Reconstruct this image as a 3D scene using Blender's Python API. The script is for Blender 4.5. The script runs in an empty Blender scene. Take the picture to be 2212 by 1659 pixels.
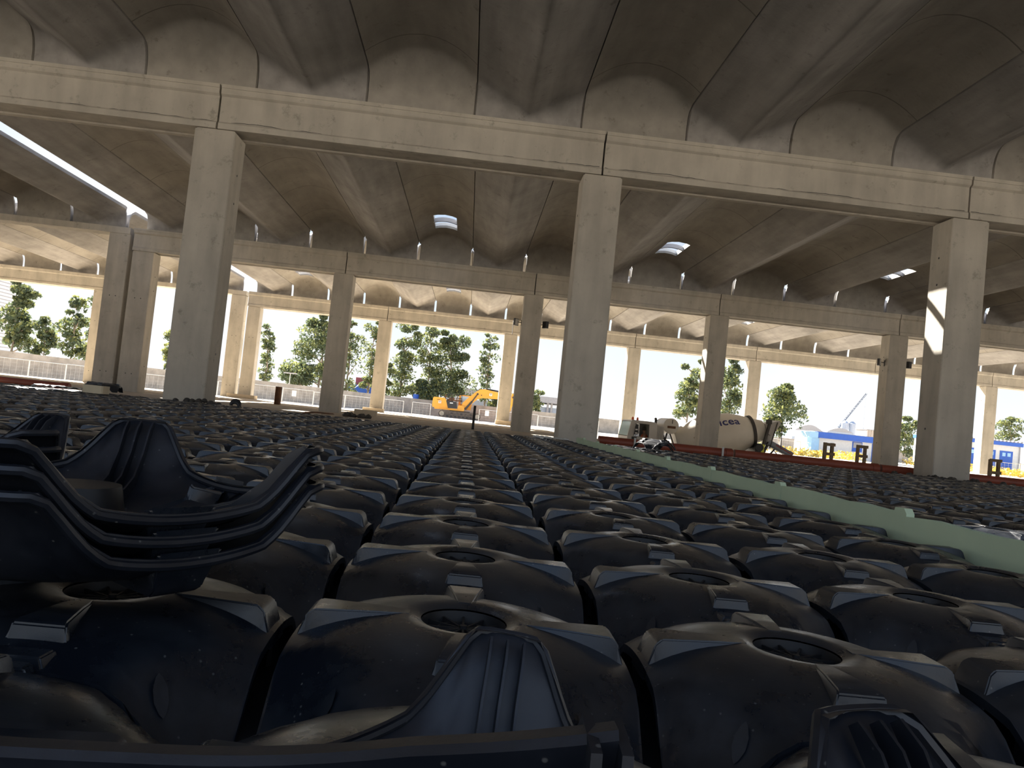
import bpy, bmesh, math, random
from math import sin, cos, pi, sqrt, radians, atan2, hypot
from mathutils import Vector, Matrix

C = bpy.context.scene.collection
SC = bpy.context.scene
random.seed(7)

# ------------------------------------------------------------------ camera, sky, sun, exposure
CAM = Vector((0.0, 0.0, 0.6414))
FWD = Vector((0.05185167, 0.99778306, 0.04171783))
RGT = Vector((0.99315927, -0.05589775, 0.1025188))
UPV = Vector((-0.10462345, -0.03611668, 0.99385588))
FPX = 1687.73
cam_data = bpy.data.cameras.new('camera')
cam_data.sensor_fit = 'HORIZONTAL'
cam_data.sensor_width = 36.0
cam_data.lens = 36.0 * FPX / 2212.0
cam_data.clip_start = 0.02
cam_data.clip_end = 3000
cam = bpy.data.objects.new('camera', cam_data)
C.objects.link(cam)
M3 = Matrix((RGT, UPV, -FWD)).transposed()
cam.matrix_world = Matrix.Translation(CAM) @ M3.to_4x4()
SC.camera = cam

SC.view_settings.view_transform = 'Standard'
SC.view_settings.look = 'None'
SC.view_settings.gamma = 1.0
SC.view_settings.exposure = 0.0
SC.view_settings.use_curve_mapping = False

world = bpy.data.worlds.new('sky')
SC.world = world
world.use_nodes = True
wn, wl = world.node_tree.nodes, world.node_tree.links
wn.clear()
w_out = wn.new('ShaderNodeOutputWorld')
w_bg = wn.new('ShaderNodeBackground')
w_bg.inputs['Strength'].default_value = 1.08
w_tc = wn.new('ShaderNodeTexCoord')
w_sep = wn.new('ShaderNodeSeparateXYZ')
w_ramp = wn.new('ShaderNodeValToRGB')
w_ramp.color_ramp.elements[0].position = 0.0
w_ramp.color_ramp.elements[0].color = (1.0, 1.0, 1.0, 1)
w_ramp.color_ramp.elements[1].position = 0.9
w_ramp.color_ramp.elements[1].color = (0.20, 0.42, 0.95, 1)
_e = w_ramp.color_ramp.elements.new(0.10)
_e.color = (0.86, 0.94, 1.0, 1)
_e = w_ramp.color_ramp.elements.new(0.38)
_e.color = (0.40, 0.63, 1.0, 1)
w_noise = wn.new('ShaderNodeTexNoise')
w_noise.inputs['Scale'].default_value = 3.0
w_noise.inputs['Detail'].default_value = 5.0
w_cr = wn.new('ShaderNodeValToRGB')
w_cr.color_ramp.elements[0].position = 0.45
w_cr.color_ramp.elements[0].color = (0, 0, 0, 1)
w_cr.color_ramp.elements[1].position = 0.7
w_cr.color_ramp.elements[1].color = (1, 1, 1, 1)
w_mix = wn.new('ShaderNodeMixRGB')
w_mix.inputs['Color2'].default_value = (1.0, 1.0, 1.0, 1)
wl.new(w_tc.outputs['Generated'], w_sep.inputs[0])
wl.new(w_tc.outputs['Generated'], w_noise.inputs['Vector'])
wl.new(w_noise.outputs['Fac'], w_cr.inputs['Fac'])
wl.new(w_sep.outputs['Z'], w_ramp.inputs['Fac'])
wl.new(w_cr.outputs['Color'], w_mix.inputs['Fac'])
wl.new(w_ramp.outputs['Color'], w_mix.inputs['Color1'])
wl.new(w_mix.outputs['Color'], w_bg.inputs['Color'])
wl.new(w_bg.outputs['Background'], w_out.inputs['Surface'])

sun_data = bpy.data.lights.new('sun', 'SUN')
sun_data.energy = 30.0
sun_data.color = (1.0, 0.95, 0.87)
sun_data.angle = radians(0.53)
sun = bpy.data.objects.new('sun', sun_data)
C.objects.link(sun)
sun.location = (-20, 60, 40)
sun.rotation_euler = Vector((0.57, -1.15, -1.0)).to_track_quat('-Z', 'Y').to_euler()

# ------------------------------------------------------------------ materials
def new_mat(name):
    m = bpy.data.materials.new(name)
    m.use_nodes = True
    nt = m.node_tree
    return m, nt, nt.nodes['Principled BSDF']

def mat(name, col, rough=0.6, metal=0.0, var=0.12, scale=4.0, bump=0.0, spec=0.5, bscale=40.0):
    m, nt, p = new_mat(name)
    N, L = nt.nodes, nt.links
    tc = N.new('ShaderNodeTexCoord')
    no = N.new('ShaderNodeTexNoise')
    no.inputs['Scale'].default_value = scale
    no.inputs['Detail'].default_value = 5
    L.new(tc.outputs['Object'], no.inputs['Vector'])
    r = N.new('ShaderNodeValToRGB')
    r.color_ramp.elements[0].position = 0.3
    r.color_ramp.elements[0].color = tuple(c * (1 - var) for c in col) + (1,)
    r.color_ramp.elements[1].position = 0.7
    r.color_ramp.elements[1].color = tuple(min(1, c * (1 + var)) for c in col) + (1,)
    L.new(no.outputs['Fac'], r.inputs['Fac'])
    L.new(r.outputs['Color'], p.inputs['Base Color'])
    p.inputs['Roughness'].default_value = rough
    p.inputs['Metallic'].default_value = metal
    p.inputs['Specular IOR Level'].default_value = spec
    if bump:
        n2 = N.new('ShaderNodeTexNoise')
        n2.inputs['Scale'].default_value = bscale
        n2.inputs['Detail'].default_value = 4
        L.new(tc.outputs['Object'], n2.inputs['Vector'])
        b = N.new('ShaderNodeBump')
        b.inputs['Strength'].default_value = bump
        b.inputs['Distance'].default_value = 0.02
        L.new(n2.outputs['Fac'], b.inputs['Height'])
        L.new(b.outputs['Normal'], p.inputs['Normal'])
    return m

def concrete(name, col, streak=0.16, sx=1.5, sy=1.5, sz=0.25, line_every=None):
    m, nt, p = new_mat(name)
    N, L = nt.nodes, nt.links
    tc = N.new('ShaderNodeTexCoord')
    geo = N.new('ShaderNodeNewGeometry')
    a = N.new('ShaderNodeTexNoise')
    a.inputs['Scale'].default_value = 0.9
    a.inputs['Detail'].default_value = 8
    a.inputs['Roughness'].default_value = 0.62
    L.new(geo.outputs['Position'], a.inputs['Vector'])
    mp = N.new('ShaderNodeMapping')
    mp.inputs['Scale'].default_value = (sx, sy, sz)
    L.new(geo.outputs['Position'], mp.inputs['Vector'])
    b = N.new('ShaderNodeTexNoise')
    b.inputs['Scale'].default_value = 2.2
    b.inputs['Detail'].default_value = 6
    L.new(mp.outputs['Vector'], b.inputs['Vector'])
    add = N.new('ShaderNodeMath')
    add.operation = 'ADD'
    L.new(a.outputs['Fac'], add.inputs[0])
    L.new(b.outputs['Fac'], add.inputs[1])
    half = N.new('ShaderNodeMath')
    half.operation = 'MULTIPLY'
    half.inputs[1].default_value = 0.5
    L.new(add.outputs[0], half.inputs[0])
    r = N.new('ShaderNodeValToRGB')
    r.color_ramp.elements[0].position = 0.36
    r.color_ramp.elements[0].color = tuple(c * (1 - streak) for c in col) + (1,)
    r.color_ramp.elements[1].position = 0.64
    r.color_ramp.elements[1].color = tuple(min(1, c * (1 + streak)) for c in col) + (1,)
    L.new(half.outputs[0], r.inputs['Fac'])
    last = r.outputs['Color']
    # small pits and stains
    v = N.new('ShaderNodeTexNoise')
    v.inputs['Scale'].default_value = 3.1
    v.inputs['Detail'].default_value = 10
    v.inputs['Roughness'].default_value = 0.75
    L.new(geo.outputs['Position'], v.inputs['Vector'])
    vr = N.new('ShaderNodeValToRGB')
    vr.color_ramp.elements[0].position = 0.30
    vr.color_ramp.elements[0].color = (0.62, 0.62, 0.60, 1)
    vr.color_ramp.elements[1].position = 0.42
    vr.color_ramp.elements[1].color = (1, 1, 1, 1)
    L.new(v.outputs['Fac'], vr.inputs['Fac'])
    mx = N.new('ShaderNodeMixRGB')
    mx.blend_type = 'MULTIPLY'
    mx.inputs['Fac'].default_value = 1.0
    L.new(last, mx.inputs['Color1'])
    L.new(vr.outputs['Color'], mx.inputs['Color2'])
    last = mx.outputs['Color']
    if line_every:
        sep = N.new('ShaderNodeSeparateXYZ')
        L.new(geo.outputs['Position'], sep.inputs[0])
        dv = N.new('ShaderNodeMath'); dv.operation = 'DIVIDE'; dv.inputs[1].default_value = line_every
        L.new(sep.outputs['Y'], dv.inputs[0])
        fr = N.new('ShaderNodeMath'); fr.operation = 'FRACT'
        L.new(dv.outputs[0], fr.inputs[0])
        lt = N.new('ShaderNodeMath'); lt.operation = 'LESS_THAN'; lt.inputs[1].default_value = 0.03 / line_every
        L.new(fr.outputs[0], lt.inputs[0])
        m2 = N.new('ShaderNodeMixRGB')
        m2.inputs['Color2'].default_value = tuple(c * 0.55 for c in col) + (1,)
        L.new(lt.outputs[0], m2.inputs['Fac'])
        L.new(last, m2.inputs['Color1'])
        last = m2.outputs['Color']
    L.new(last, p.inputs['Base Color'])
    p.inputs['Roughness'].default_value = 0.85
    p.inputs['Specular IOR Level'].default_value = 0.25
    bn = N.new('ShaderNodeTexNoise')
    bn.inputs['Scale'].default_value = 14
    bn.inputs['Detail'].default_value = 6
    L.new(geo.outputs['Position'], bn.inputs['Vector'])
    bp = N.new('ShaderNodeBump')
    bp.inputs['Strength'].default_value = 0.18
    bp.inputs['Distance'].default_value = 0.03
    L.new(bn.outputs['Fac'], bp.inputs['Height'])
    L.new(bp.outputs['Normal'], p.inputs['Normal'])
    return m

def plastic(name, base, dust, rough=0.36):
    m, nt, p = new_mat(name)
    N, L = nt.nodes, nt.links
    geo = N.new('ShaderNodeNewGeometry')
    a = N.new('ShaderNodeTexNoise')
    a.inputs['Scale'].default_value = 6
    a.inputs['Detail'].default_value = 8
    a.inputs['Roughness'].default_value = 0.7
    L.new(geo.outputs['Position'], a.inputs['Vector'])
    r = N.new('ShaderNodeValToRGB')
    r.color_ramp.elements[0].position = 0.42
    r.color_ramp.elements[0].color = base + (1,)
    r.color_ramp.elements[1].position = 0.72
    r.color_ramp.elements[1].color = dust + (1,)
    L.new(a.outputs['Fac'], r.inputs['Fac'])
    # specks of dust
    s = N.new('ShaderNodeTexVoronoi')
    s.inputs['Scale'].default_value = 55
    L.new(geo.outputs['Position'], s.inputs['Vector'])
    sr = N.new('ShaderNodeValToRGB')
    sr.color_ramp.elements[0].position = 0.05
    sr.color_ramp.elements[0].color = (0.5, 0.5, 0.5, 1)
    sr.color_ramp.elements[1].position = 0.11
    sr.color_ramp.elements[1].color = (0, 0, 0, 1)
    L.new(s.outputs['Distance'], sr.inputs['Fac'])
    mx = N.new('ShaderNodeMixRGB')
    mx.inputs['Color2'].default_value = (0.16, 0.16, 0.15, 1)
    L.new(sr.outputs['Color'], mx.inputs['Fac'])
    L.new(r.outputs['Color'], mx.inputs['Color1'])
    L.new(mx.outputs['Color'], p.inputs['Base Color'])
    rr = N.new('ShaderNodeMapRange')
    rr.inputs['From Min'].default_value = 0.35
    rr.inputs['From Max'].default_value = 0.7
    rr.inputs['To Min'].default_value = rough - 0.08
    rr.inputs['To Max'].default_value = rough + 0.2
    L.new(a.outputs['Fac'], rr.inputs['Value'])
    L.new(rr.outputs['Result'], p.inputs['Roughness'])
    p.inputs['Specular IOR Level'].default_value = 0.5
    b = N.new('ShaderNodeBump')
    b.inputs['Strength'].default_value = 0.08
    b.inputs['Distance'].default_value = 0.01
    L.new(a.outputs['Fac'], b.inputs['Height'])
    L.new(b.outputs['Normal'], p.inputs['Normal'])
    return m

def glass_mat(name, col, alpha=0.25, rough=0.05):
    m, nt, p = new_mat(name)
    N, L = nt.nodes, nt.links
    tr = N.new('ShaderNodeBsdfTransparent')
    tr.inputs['Color'].default_value = (1, 1, 1, 1)
    mx = N.new('ShaderNodeMixShader')
    mx.inputs['Fac'].default_value = alpha
    p.inputs['Base Color'].default_value = col + (1,)
    p.inputs['Roughness'].default_value = rough
    no = N.new('ShaderNodeTexNoise')
    no.inputs['Scale'].default_value = 3
    L.new(tr.outputs[0], mx.inputs[1])
    L.new(p.outputs[0], mx.inputs[2])
    L.new(mx.outputs[0], N['Material Output'].inputs['Surface'])
    return m

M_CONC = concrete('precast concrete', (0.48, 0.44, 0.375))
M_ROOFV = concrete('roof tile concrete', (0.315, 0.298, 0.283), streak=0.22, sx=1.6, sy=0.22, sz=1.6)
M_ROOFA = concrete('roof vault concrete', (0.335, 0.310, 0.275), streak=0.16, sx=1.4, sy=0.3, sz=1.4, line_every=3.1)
M_FLOOR = concrete('lean concrete floor', (0.26, 0.22, 0.175), streak=0.2, sx=1, sy=1, sz=1)
M_FLOORM = concrete('middle hall floor', (0.45, 0.38, 0.29), streak=0.2, sx=1, sy=1, sz=1)
M_SLAB = concrete('hall slab', (0.54, 0.45, 0.33), streak=0.15, sx=1, sy=1, sz=1)
M_WALL = concrete('perimeter wall concrete', (0.46, 0.40, 0.33), streak=0.22, sx=0.6, sy=0.6, sz=0.6)
M_GROUND = mat('dry ground', (0.50, 0.445, 0.365), 0.95, var=0.25, scale=0.35, bump=0.4, bscale=3, spec=0.1)
M_PLAS = plastic('black recycled plastic', (0.0075, 0.0100, 0.0150), (0.025, 0.030, 0.038), 0.28)
M_PLAS2 = plastic('black plastic underside', (0.008, 0.010, 0.015), (0.019, 0.022, 0.030), 0.38)
M_GRILLE = mat('dark grille plastic', (0.011, 0.011, 0.012), 0.5, spec=0.35)
M_FOAM = mat('pale green foam', (0.50, 0.60, 0.42), 0.85, var=0.06, scale=3, bump=0.1, spec=0.2)
M_PIPE = mat('red brown pipe', (0.25, 0.055, 0.028), 0.5, var=0.15, scale=2)
M_PIPEW = mat('grey white pipe', (0.62, 0.61, 0.58), 0.5, var=0.1)
M_RUST = mat('rusty steel', (0.14, 0.065, 0.03), 0.8, var=0.35, scale=6, bump=0.2)
M_DARKST = mat('dark steel', (0.05, 0.045, 0.04), 0.6, var=0.2)
M_WOOD = mat('weathered timber', (0.22, 0.16, 0.10), 0.85, var=0.25, scale=8, bump=0.2)
M_YEL = mat('machine yellow paint', (0.80, 0.36, 0.035), 0.45, var=0.06, scale=2)
M_BLK = mat('black paint', (0.02, 0.02, 0.022), 0.5)
M_TRACK = mat('muddy track steel', (0.15, 0.115, 0.085), 0.9, var=0.3, scale=5, bump=0.3)
M_WHT = mat('white paint', (0.78, 0.77, 0.74), 0.5, var=0.05)
M_TRUCK = mat('cream truck paint', (0.60, 0.56, 0.49), 0.45, var=0.07, scale=1.2)
M_TRUCKG = mat('grey truck paint', (0.50, 0.475, 0.44), 0.5, var=0.08, scale=2)
M_TYRE = mat('tyre rubber', (0.02, 0.02, 0.02), 0.85)
M_ORNG = mat('orange plastic', (0.75, 0.12, 0.03), 0.5)
M_BLUE = mat('blue paint', (0.035, 0.13, 0.55), 0.5, var=0.06)
M_LBLUE = mat('light blue paint', (0.40, 0.66, 0.92), 0.5, var=0.05)
M_NAVY = mat('navy lettering', (0.02, 0.025, 0.12), 0.5)
M_GLASS = glass_mat('window glass', (0.62, 0.80, 0.90), 0.85)
M_CABGL = glass_mat('cab side glass', (0.02, 0.02, 0.02), 0.12)
M_CABDARK = glass_mat('cab darkness glass', (0.015, 0.015, 0.018), 0.85)  # near-black far window, imitates the darkness inside the cab
M_SKYGL = glass_mat('skylight pane', (0.85, 0.90, 0.95), 0.12, 0.3)
M_FENCE = mat('galvanised fence', (0.66, 0.65, 0.62), 0.4, metal=0.3, var=0.06)
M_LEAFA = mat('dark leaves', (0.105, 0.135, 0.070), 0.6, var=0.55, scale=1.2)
M_LEAFB = mat('sunlit-tone leaves', (0.23, 0.245, 0.085), 0.6, var=0.45, scale=1.2)  # yellow-green leaf colour with sunlight painted in
for m_ in (M_LEAFA, M_LEAFB):
    nt = m_.node_tree
    tl = nt.nodes.new('ShaderNodeBsdfTranslucent')
    src = nt.nodes['Principled BSDF'].inputs['Base Color'].links[0].from_socket
    nt.links.new(src, tl.inputs['Color'])
    mxs = nt.nodes.new('ShaderNodeMixShader'); mxs.inputs['Fac'].default_value = 0.4
    nt.links.new(nt.nodes['Principled BSDF'].outputs[0], mxs.inputs[1]); nt.links.new(tl.outputs[0], mxs.inputs[2])
    nt.links.new(mxs.outputs[0], nt.nodes['Material Output'].inputs['Surface'])
M_TRUNK = mat('pale bark', (0.34, 0.28, 0.21), 0.9, var=0.25)
M_FLOWER = mat('yellow flowers', (0.78, 0.58, 0.13), 0.8, var=0.3, scale=6)
M_STEELB = mat('hazed blue steel', (0.42, 0.47, 0.55), 0.6, var=0.08)  # blue steel, paled in colour to stand for distance haze
M_CRANE = mat('grey crane paint', (0.22, 0.25, 0.30), 0.6)
M_GREYR = mat('grey sheet roof', (0.40, 0.39, 0.40), 0.7, var=0.1)
M_TAN = mat('tan wall', (0.58, 0.50, 0.42), 0.8, var=0.1)
M_HILL = mat('hazed hill scrub', (0.62, 0.66, 0.70), 1.0, var=0.12, scale=0.01, spec=0.0)  # distance haze put into the base colour
M_REDC = mat('red container paint', (0.36, 0.075, 0.06), 0.6)
M_SKIN = mat('skin', (0.42, 0.24, 0.17), 0.6)
M_HAIR = mat('dark hair', (0.02, 0.015, 0.01), 0.7)
M_CLOTH = mat('dark trousers', (0.04, 0.045, 0.06), 0.9)
M_BOARD = mat('beige foam block', (0.62, 0.52, 0.36), 0.85, var=0.1)
M_SHEET = mat('white plastic sheet', (0.82, 0.82, 0.80), 0.4, var=0.06)

# ------------------------------------------------------------------ mesh helpers
class MB:
    def __init__(s):
        s.v = []; s.f = []
    def add(s, vs, fs):
        o = len(s.v)
        s.v += [tuple(v) for v in vs]
        s.f += [tuple(i + o for i in f) for f in fs]
        return s
    def box(s, x0, x1, y0, y1, z0, z1):
        vs = [(x, y, z) for z in (z0, z1) for y in (y0, y1) for x in (x0, x1)]
        return s.add(vs, [(0, 2, 3, 1), (4, 5, 7, 6), (0, 1, 5, 4), (2, 6, 7, 3), (0, 4, 6, 2), (1, 3, 7, 5)])
    def bevbox(s, x0, x1, y0, y1, z0, z1, b):
        """box whose upright edges are chamfered"""
        pts = [(x0 + b, y0), (x1 - b, y0), (x1, y0 + b), (x1, y1 - b), (x1 - b, y1), (x0 + b, y1), (x0, y1 - b), (x0, y0 + b)]
        return s.prism_z(pts, z0, z1)
    def prism_z(s, pts, z0, z1):
        n = len(pts)
        vs = [(x, y, z0) for x, y in pts] + [(x, y, z1) for x, y in pts]
        fs = [tuple(range(n - 1, -1, -1)), tuple(range(n, 2 * n))]
        fs += [(i, (i + 1) % n, n + (i + 1) % n, n + i) for i in range(n)]
        return s.add(vs, fs)
    def prism_y(s, pts, y0, y1):
        """outline in (x, z) extruded along y"""
        n = len(pts)
        vs = [(x, y0, z) for x, z in pts] + [(x, y1, z) for x, z in pts]
        fs = [tuple(range(n)), tuple(range(2 * n - 1, n - 1, -1))]
        fs += [(i, n + i, n + (i + 1) % n, (i + 1) % n) for i in range(n)]
        return s.add(vs, fs)
    def prism_x(s, pts, x0, x1):
        """outline in (y, z) extruded along x"""
        n = len(pts)
        vs = [(x0, y, z) for y, z in pts] + [(x1, y, z) for y, z in pts]
        fs = [tuple(range(n - 1, -1, -1)), tuple(range(n, 2 * n))]
        fs += [(i, (i + 1) % n, n + (i + 1) % n, n + i) for i in range(n)]
        return s.add(vs, fs)
    def tube(s, pts, r, n=8, caps=True):
        pts = [Vector(p) for p in pts]
        rs = r if isinstance(r, (list, tuple)) else [r] * len(pts)
        rings = []
        for i, p in enumerate(pts):
            d = (pts[min(i + 1, len(pts) - 1)] - pts[max(i - 1, 0)]).normalized()
            u = d.cross(Vector((0, 0, 1)))
            if u.length < 1e-3: u = d.cross(Vector((1, 0, 0)))
            u.normalize(); w = d.cross(u)
            rings.append([p + (u * cos(2 * pi * k / n) + w * sin(2 * pi * k / n)) * rs[i] for k in range(n)])
        vs = [v for ring in rings for v in ring]
        fs = []
        for i in range(len(pts) - 1):
            for k in range(n):
                a, b = i * n + k, i * n + (k + 1) % n
                fs.append((a, b, b + n, a + n))
        if caps:
            fs.append(tuple(range(n - 1, -1, -1)))
            fs.append(tuple(range((len(pts) - 1) * n, len(pts) * n)))
        return s.add(vs, fs)
    def lathe(s, prof, origin, axis, n=24):
        """prof = [(distance along axis, radius)]"""
        o = Vector(origin); d = Vector(axis).normalized()
        u = d.cross(Vector((0, 1, 0)))
        if u.length < 1e-3: u = d.cross(Vector((1, 0, 0)))
        u.normalize(); w = d.cross(u)
        vs = []; fs = []
        for t, r in prof:
            for k in range(n):
                a = 2 * pi * k / n
                vs.append(o + d * t + (u * cos(a) + w * sin(a)) * r)
        for i in range(len(prof) - 1):
            for k in range(n):
                a, b = i * n + k, i * n + (k + 1) % n
                fs.append((a, b, b + n, a + n))
        fs.append(tuple(range(n - 1, -1, -1)))
        fs.append(tuple(range((len(prof) - 1) * n, len(prof) * n)))
        return s.add(vs, fs)
    def bar(s, a, b, w, h=None):
        """square bar from a to b"""
        h = h or w
        a, b = Vector(a), Vector(b)
        d = (b - a).normalized()
        u = d.cross(Vector((0, 0, 1)))
        if u.length < 1e-3: u = Vector((1, 0, 0))
        u.normalize(); v = u.cross(d)
        vs = []
        for p in (a, b):
            for su, sv in ((-1, -1), (1, -1), (1, 1), (-1, 1)):
                vs.append(p + u * su * w / 2 + v * sv * h / 2)
        return s.add(vs, [(3, 2, 1, 0), (4, 5, 6, 7), (0, 1, 5, 4), (1, 2, 6, 5), (2, 3, 7, 6), (3, 0, 4, 7)])
    def mesh(s, name):
        me = bpy.data.meshes.new(name)
        me.from_pydata(s.v, [], s.f)
        me.update()
        return me
    def build(s, name, m, parent=None, smooth=False, fix=True, origin=None, auto=None):
        if origin is not None:
            ox, oy, oz = origin
            s.v = [(v[0] - ox, v[1] - oy, v[2] - oz) for v in s.v]
        me = s.mesh(name)
        if fix:
            bm = bmesh.new(); bm.from_mesh(me)
            bmesh.ops.recalc_face_normals(bm, faces=bm.faces)
            bm.to_mesh(me); bm.free()
        me.materials.append(m)
        if smooth:
            me.polygons.foreach_set('use_smooth', [True] * len(me.polygons))
            if auto is not None: me.set_sharp_from_angle(angle=radians(auto))
        return put(name, me, parent, None if parent else origin)

def put(name, data, parent=None, loc=None, rot=None, scale=None):
    o = bpy.data.objects.new(name, data)
    C.objects.link(o)
    if parent: o.parent = parent
    if loc is not None: o.location = loc
    if rot is not None: o.rotation_euler = rot
    if scale is not None: o.scale = scale
    return o

def tag(o, label, cat, group=None, kind=None):
    o['label'] = label; o['category'] = cat
    if group: o['group'] = group
    if kind: o['kind'] = kind
    return o

def thing(name, label, cat, loc=(0, 0, 0), rot=None, group=None):
    o = put(name, None, None, loc, rot)
    o.empty_display_size = 0.1
    return tag(o, label, cat, group, 'thing')

def struct(o):
    o['kind'] = 'structure'
    return o

def lab(o, text):
    o['label'] = text
    return o

ORD = ['', 'first', 'second', 'third', 'fourth', 'fifth', 'sixth', 'seventh', 'eighth', 'ninth', 'tenth', 'eleventh', 'twelfth',
       'thirteenth', 'fourteenth', 'fifteenth', 'sixteenth', 'seventeenth', 'eighteenth', 'nineteenth', 'twentieth']
def nth(n):
    if n <= 20: return ORD[n]
    return '%d%s' % (n, {1: 'st', 2: 'nd', 3: 'rd'}.get(n % 10, 'th') if n % 100 not in (11, 12, 13) else 'th')

def proj(p):
    d = Vector(p) - CAM
    z = d.dot(FWD)
    if z <= 0.01: return None
    return 1106 + FPX * d.dot(RGT) / z, 829.5 - FPX * d.dot(UPV) / z, z

def in_frame(p, m=0):
    q = proj(p)
    return q is not None and -m < q[0] < 2212 + m and -m < q[1] < 1659 + m

D1, D2, D3 = 16.26, 33.16, 50.24          # front faces of the three beam lines
PAD_Z, HALL_Z, OUT_Z, PIT_Z = 0.21, 0.05, -0.30, -1.80

# ------------------------------------------------------------------ ground, floors
def ground_z(x, y):
    z = OUT_Z
    if 4.2 < x < 46 and 34.0 < y < 74:
        k = 1.0
        if y > 54: k = max(0.0, (74 - y) / 20.0)
        if x > 38: k *= max(0.0, (46 - x) / 8.0)
        z = OUT_Z + (PIT_Z - OUT_Z) * k
    elif 60 < y:
        z += 0.06 * sin(x * 0.31 + y * 0.17) + 0.04 * sin(x * 0.83 - y * 0.4)
    return z
xs = [-900, -400, -200, -120, -80, -60, -46, -36, -28, -20, -12, -6, 0, 4.1, 4.3, 9, 15, 22, 30, 38, 42, 46, 52, 60, 70, 85, 110, 160, 300, 900]
ys = [-300, -120, -60, -30, -15, -6, -2, 10, 25, 33.9, 34.1, 40, 47, 54, 58, 62, 66, 70, 74, 78, 82, 86, 90, 95, 100, 106, 115, 130, 160, 220, 350, 600, 1200]
g = MB()
for y in ys:
    for x in xs: g.v.append((x, y, ground_z(x, y)))
for j in range(len(ys) - 1):
    for i in range(len(xs) - 1):
        a = j * len(xs) + i
        g.f.append((a, a + 1, a + 1 + len(xs), a + len(xs)))
struct(g.build('ground', M_GROUND))
struct(MB().box(-28, 34, -2.2, 18.0, -0.5, PAD_Z).build('floor_front', M_FLOOR))
struct(MB().box(-11, 12.2, -0.2, 13.5, PAD_Z - 0.05, PAD_Z + 0.003).build('floor_gap_dark', mat('painted gap darkness', (0.012, 0.012, 0.014), 0.8, spec=0.2)))  # dark sheet added to imitate the darkness in gaps between formers
struct(MB().box(-40, 4.6, 18.0, 36.0, -0.6, HALL_Z).build('floor_middle', M_FLOORM))
struct(MB().box(4.6, 42, 18.0, 35.4, -2.2, HALL_Z).build('floor_right', M_FLOORM))
struct(MB().box(-42, 4.6, 36.0, 51.4, -2.2, HALL_Z + 0.02).build('floor_back', M_SLAB))

# ------------------------------------------------------------------ precast frame
def column(x, y, label, z0=HALL_Z, w=0.83, d=0.74, top=5.93, group=None):
    t = MB().bevbox(x - w / 2, x + w / 2, y, y + d, z0, top - 0.03, 0.018)
    t.box(x - w / 2 + 0.03, x + w / 2 - 0.03, y + 0.03, y + d - 0.03, top - 0.03, top)
    o = t.build('concrete_column', M_CONC, origin=(x, y + d / 2, z0))
    tag(o, label, 'column', group, 'thing')
    h = MB()
    for zz in ((0.75, 3.9) if x < -13 else ()):
        for dx in (-0.12, 0.12):
            h.tube([(x + dx, y + 0.01, z0 + zz), (x + dx, y - 0.004, z0 + zz)], 0.022, 8)
    for zz in (1.1, 4.3, 4.9):
        h.tube([(x - w / 2 + 0.01, y + d * 0.55, z0 + zz), (x - w / 2 - 0.004, y + d * 0.55, z0 + zz)], 0.025, 8)
        h.tube([(x + w / 2 - 0.01, y + d * 0.55, z0 + zz), (x + w / 2 + 0.004, y + d * 0.55, z0 + zz)], 0.025, 8)
    hb = h.build('bolt_hole', M_BLK, o)
    hb.location = (-x, -(y + d / 2), -z0)
    return o

COLX = [-5.80, 2.32, 10.43, 18.47, 26.55, 34.6]
G1, G2, G3 = 'columns of the nearest row', 'columns of the middle row', 'columns of the far row'
column(COLX[0], D1, 'broad grey concrete column standing nearest, on the left behind the stacked black formers', PAD_Z, group=G1)
column(COLX[1], D1, 'broad grey concrete column at the far end of the green foam boards', PAD_Z, group=G1)
column(COLX[2], D1, 'broad grey concrete column at right with a sunlit patch high on its left face', PAD_Z, group=G1)
labs2 = ['dark concrete column of the middle row, between the excavator and the rusty post',
         'dark concrete column with two floodlights, just right of the excavator boom',
         'dark concrete column standing in front of the mixer drum',
         'dark concrete column with two floodlights, beside the blue and white building']
for x, l in zip(COLX[:4], labs2): column(x - 0.03, D2, l, group=G2)
column(-14.15, D2, 'dark concrete column, right one of the near touching pair under the roof gap', w=0.87, group=G2)
column(-15.18, D2, 'dark concrete column, left taller one of the near touching pair under the roof gap', top=6.58, w=0.86, group=G2)
labs3 = ['slim pale sunlit column left of the excavator, seen before the tall trees',
         'pale column crossing the excavator boom, just left of a dark column',
         'pale column rising behind the mixer truck cab',
         'pale column with a bright left edge rising behind the mixer drum']
for x, l in zip(COLX[:4], labs3): column(x - 0.08, D3, l, group=G3)
column(34.55, D3, 'pale far column cut by the right edge of the view', group=G3)
column(-14.18, D3, 'pale column, right one of the far touching pair behind the nearest left column', w=0.78, group=G3)
column(-15.25, D3, 'pale column, left taller one of the far touching pair behind the nearest left column', top=6.58, w=0.84, group=G3)
column(-23.75, D3, 'pale column mostly hidden behind the near dark touching pair', group=G3)

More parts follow.
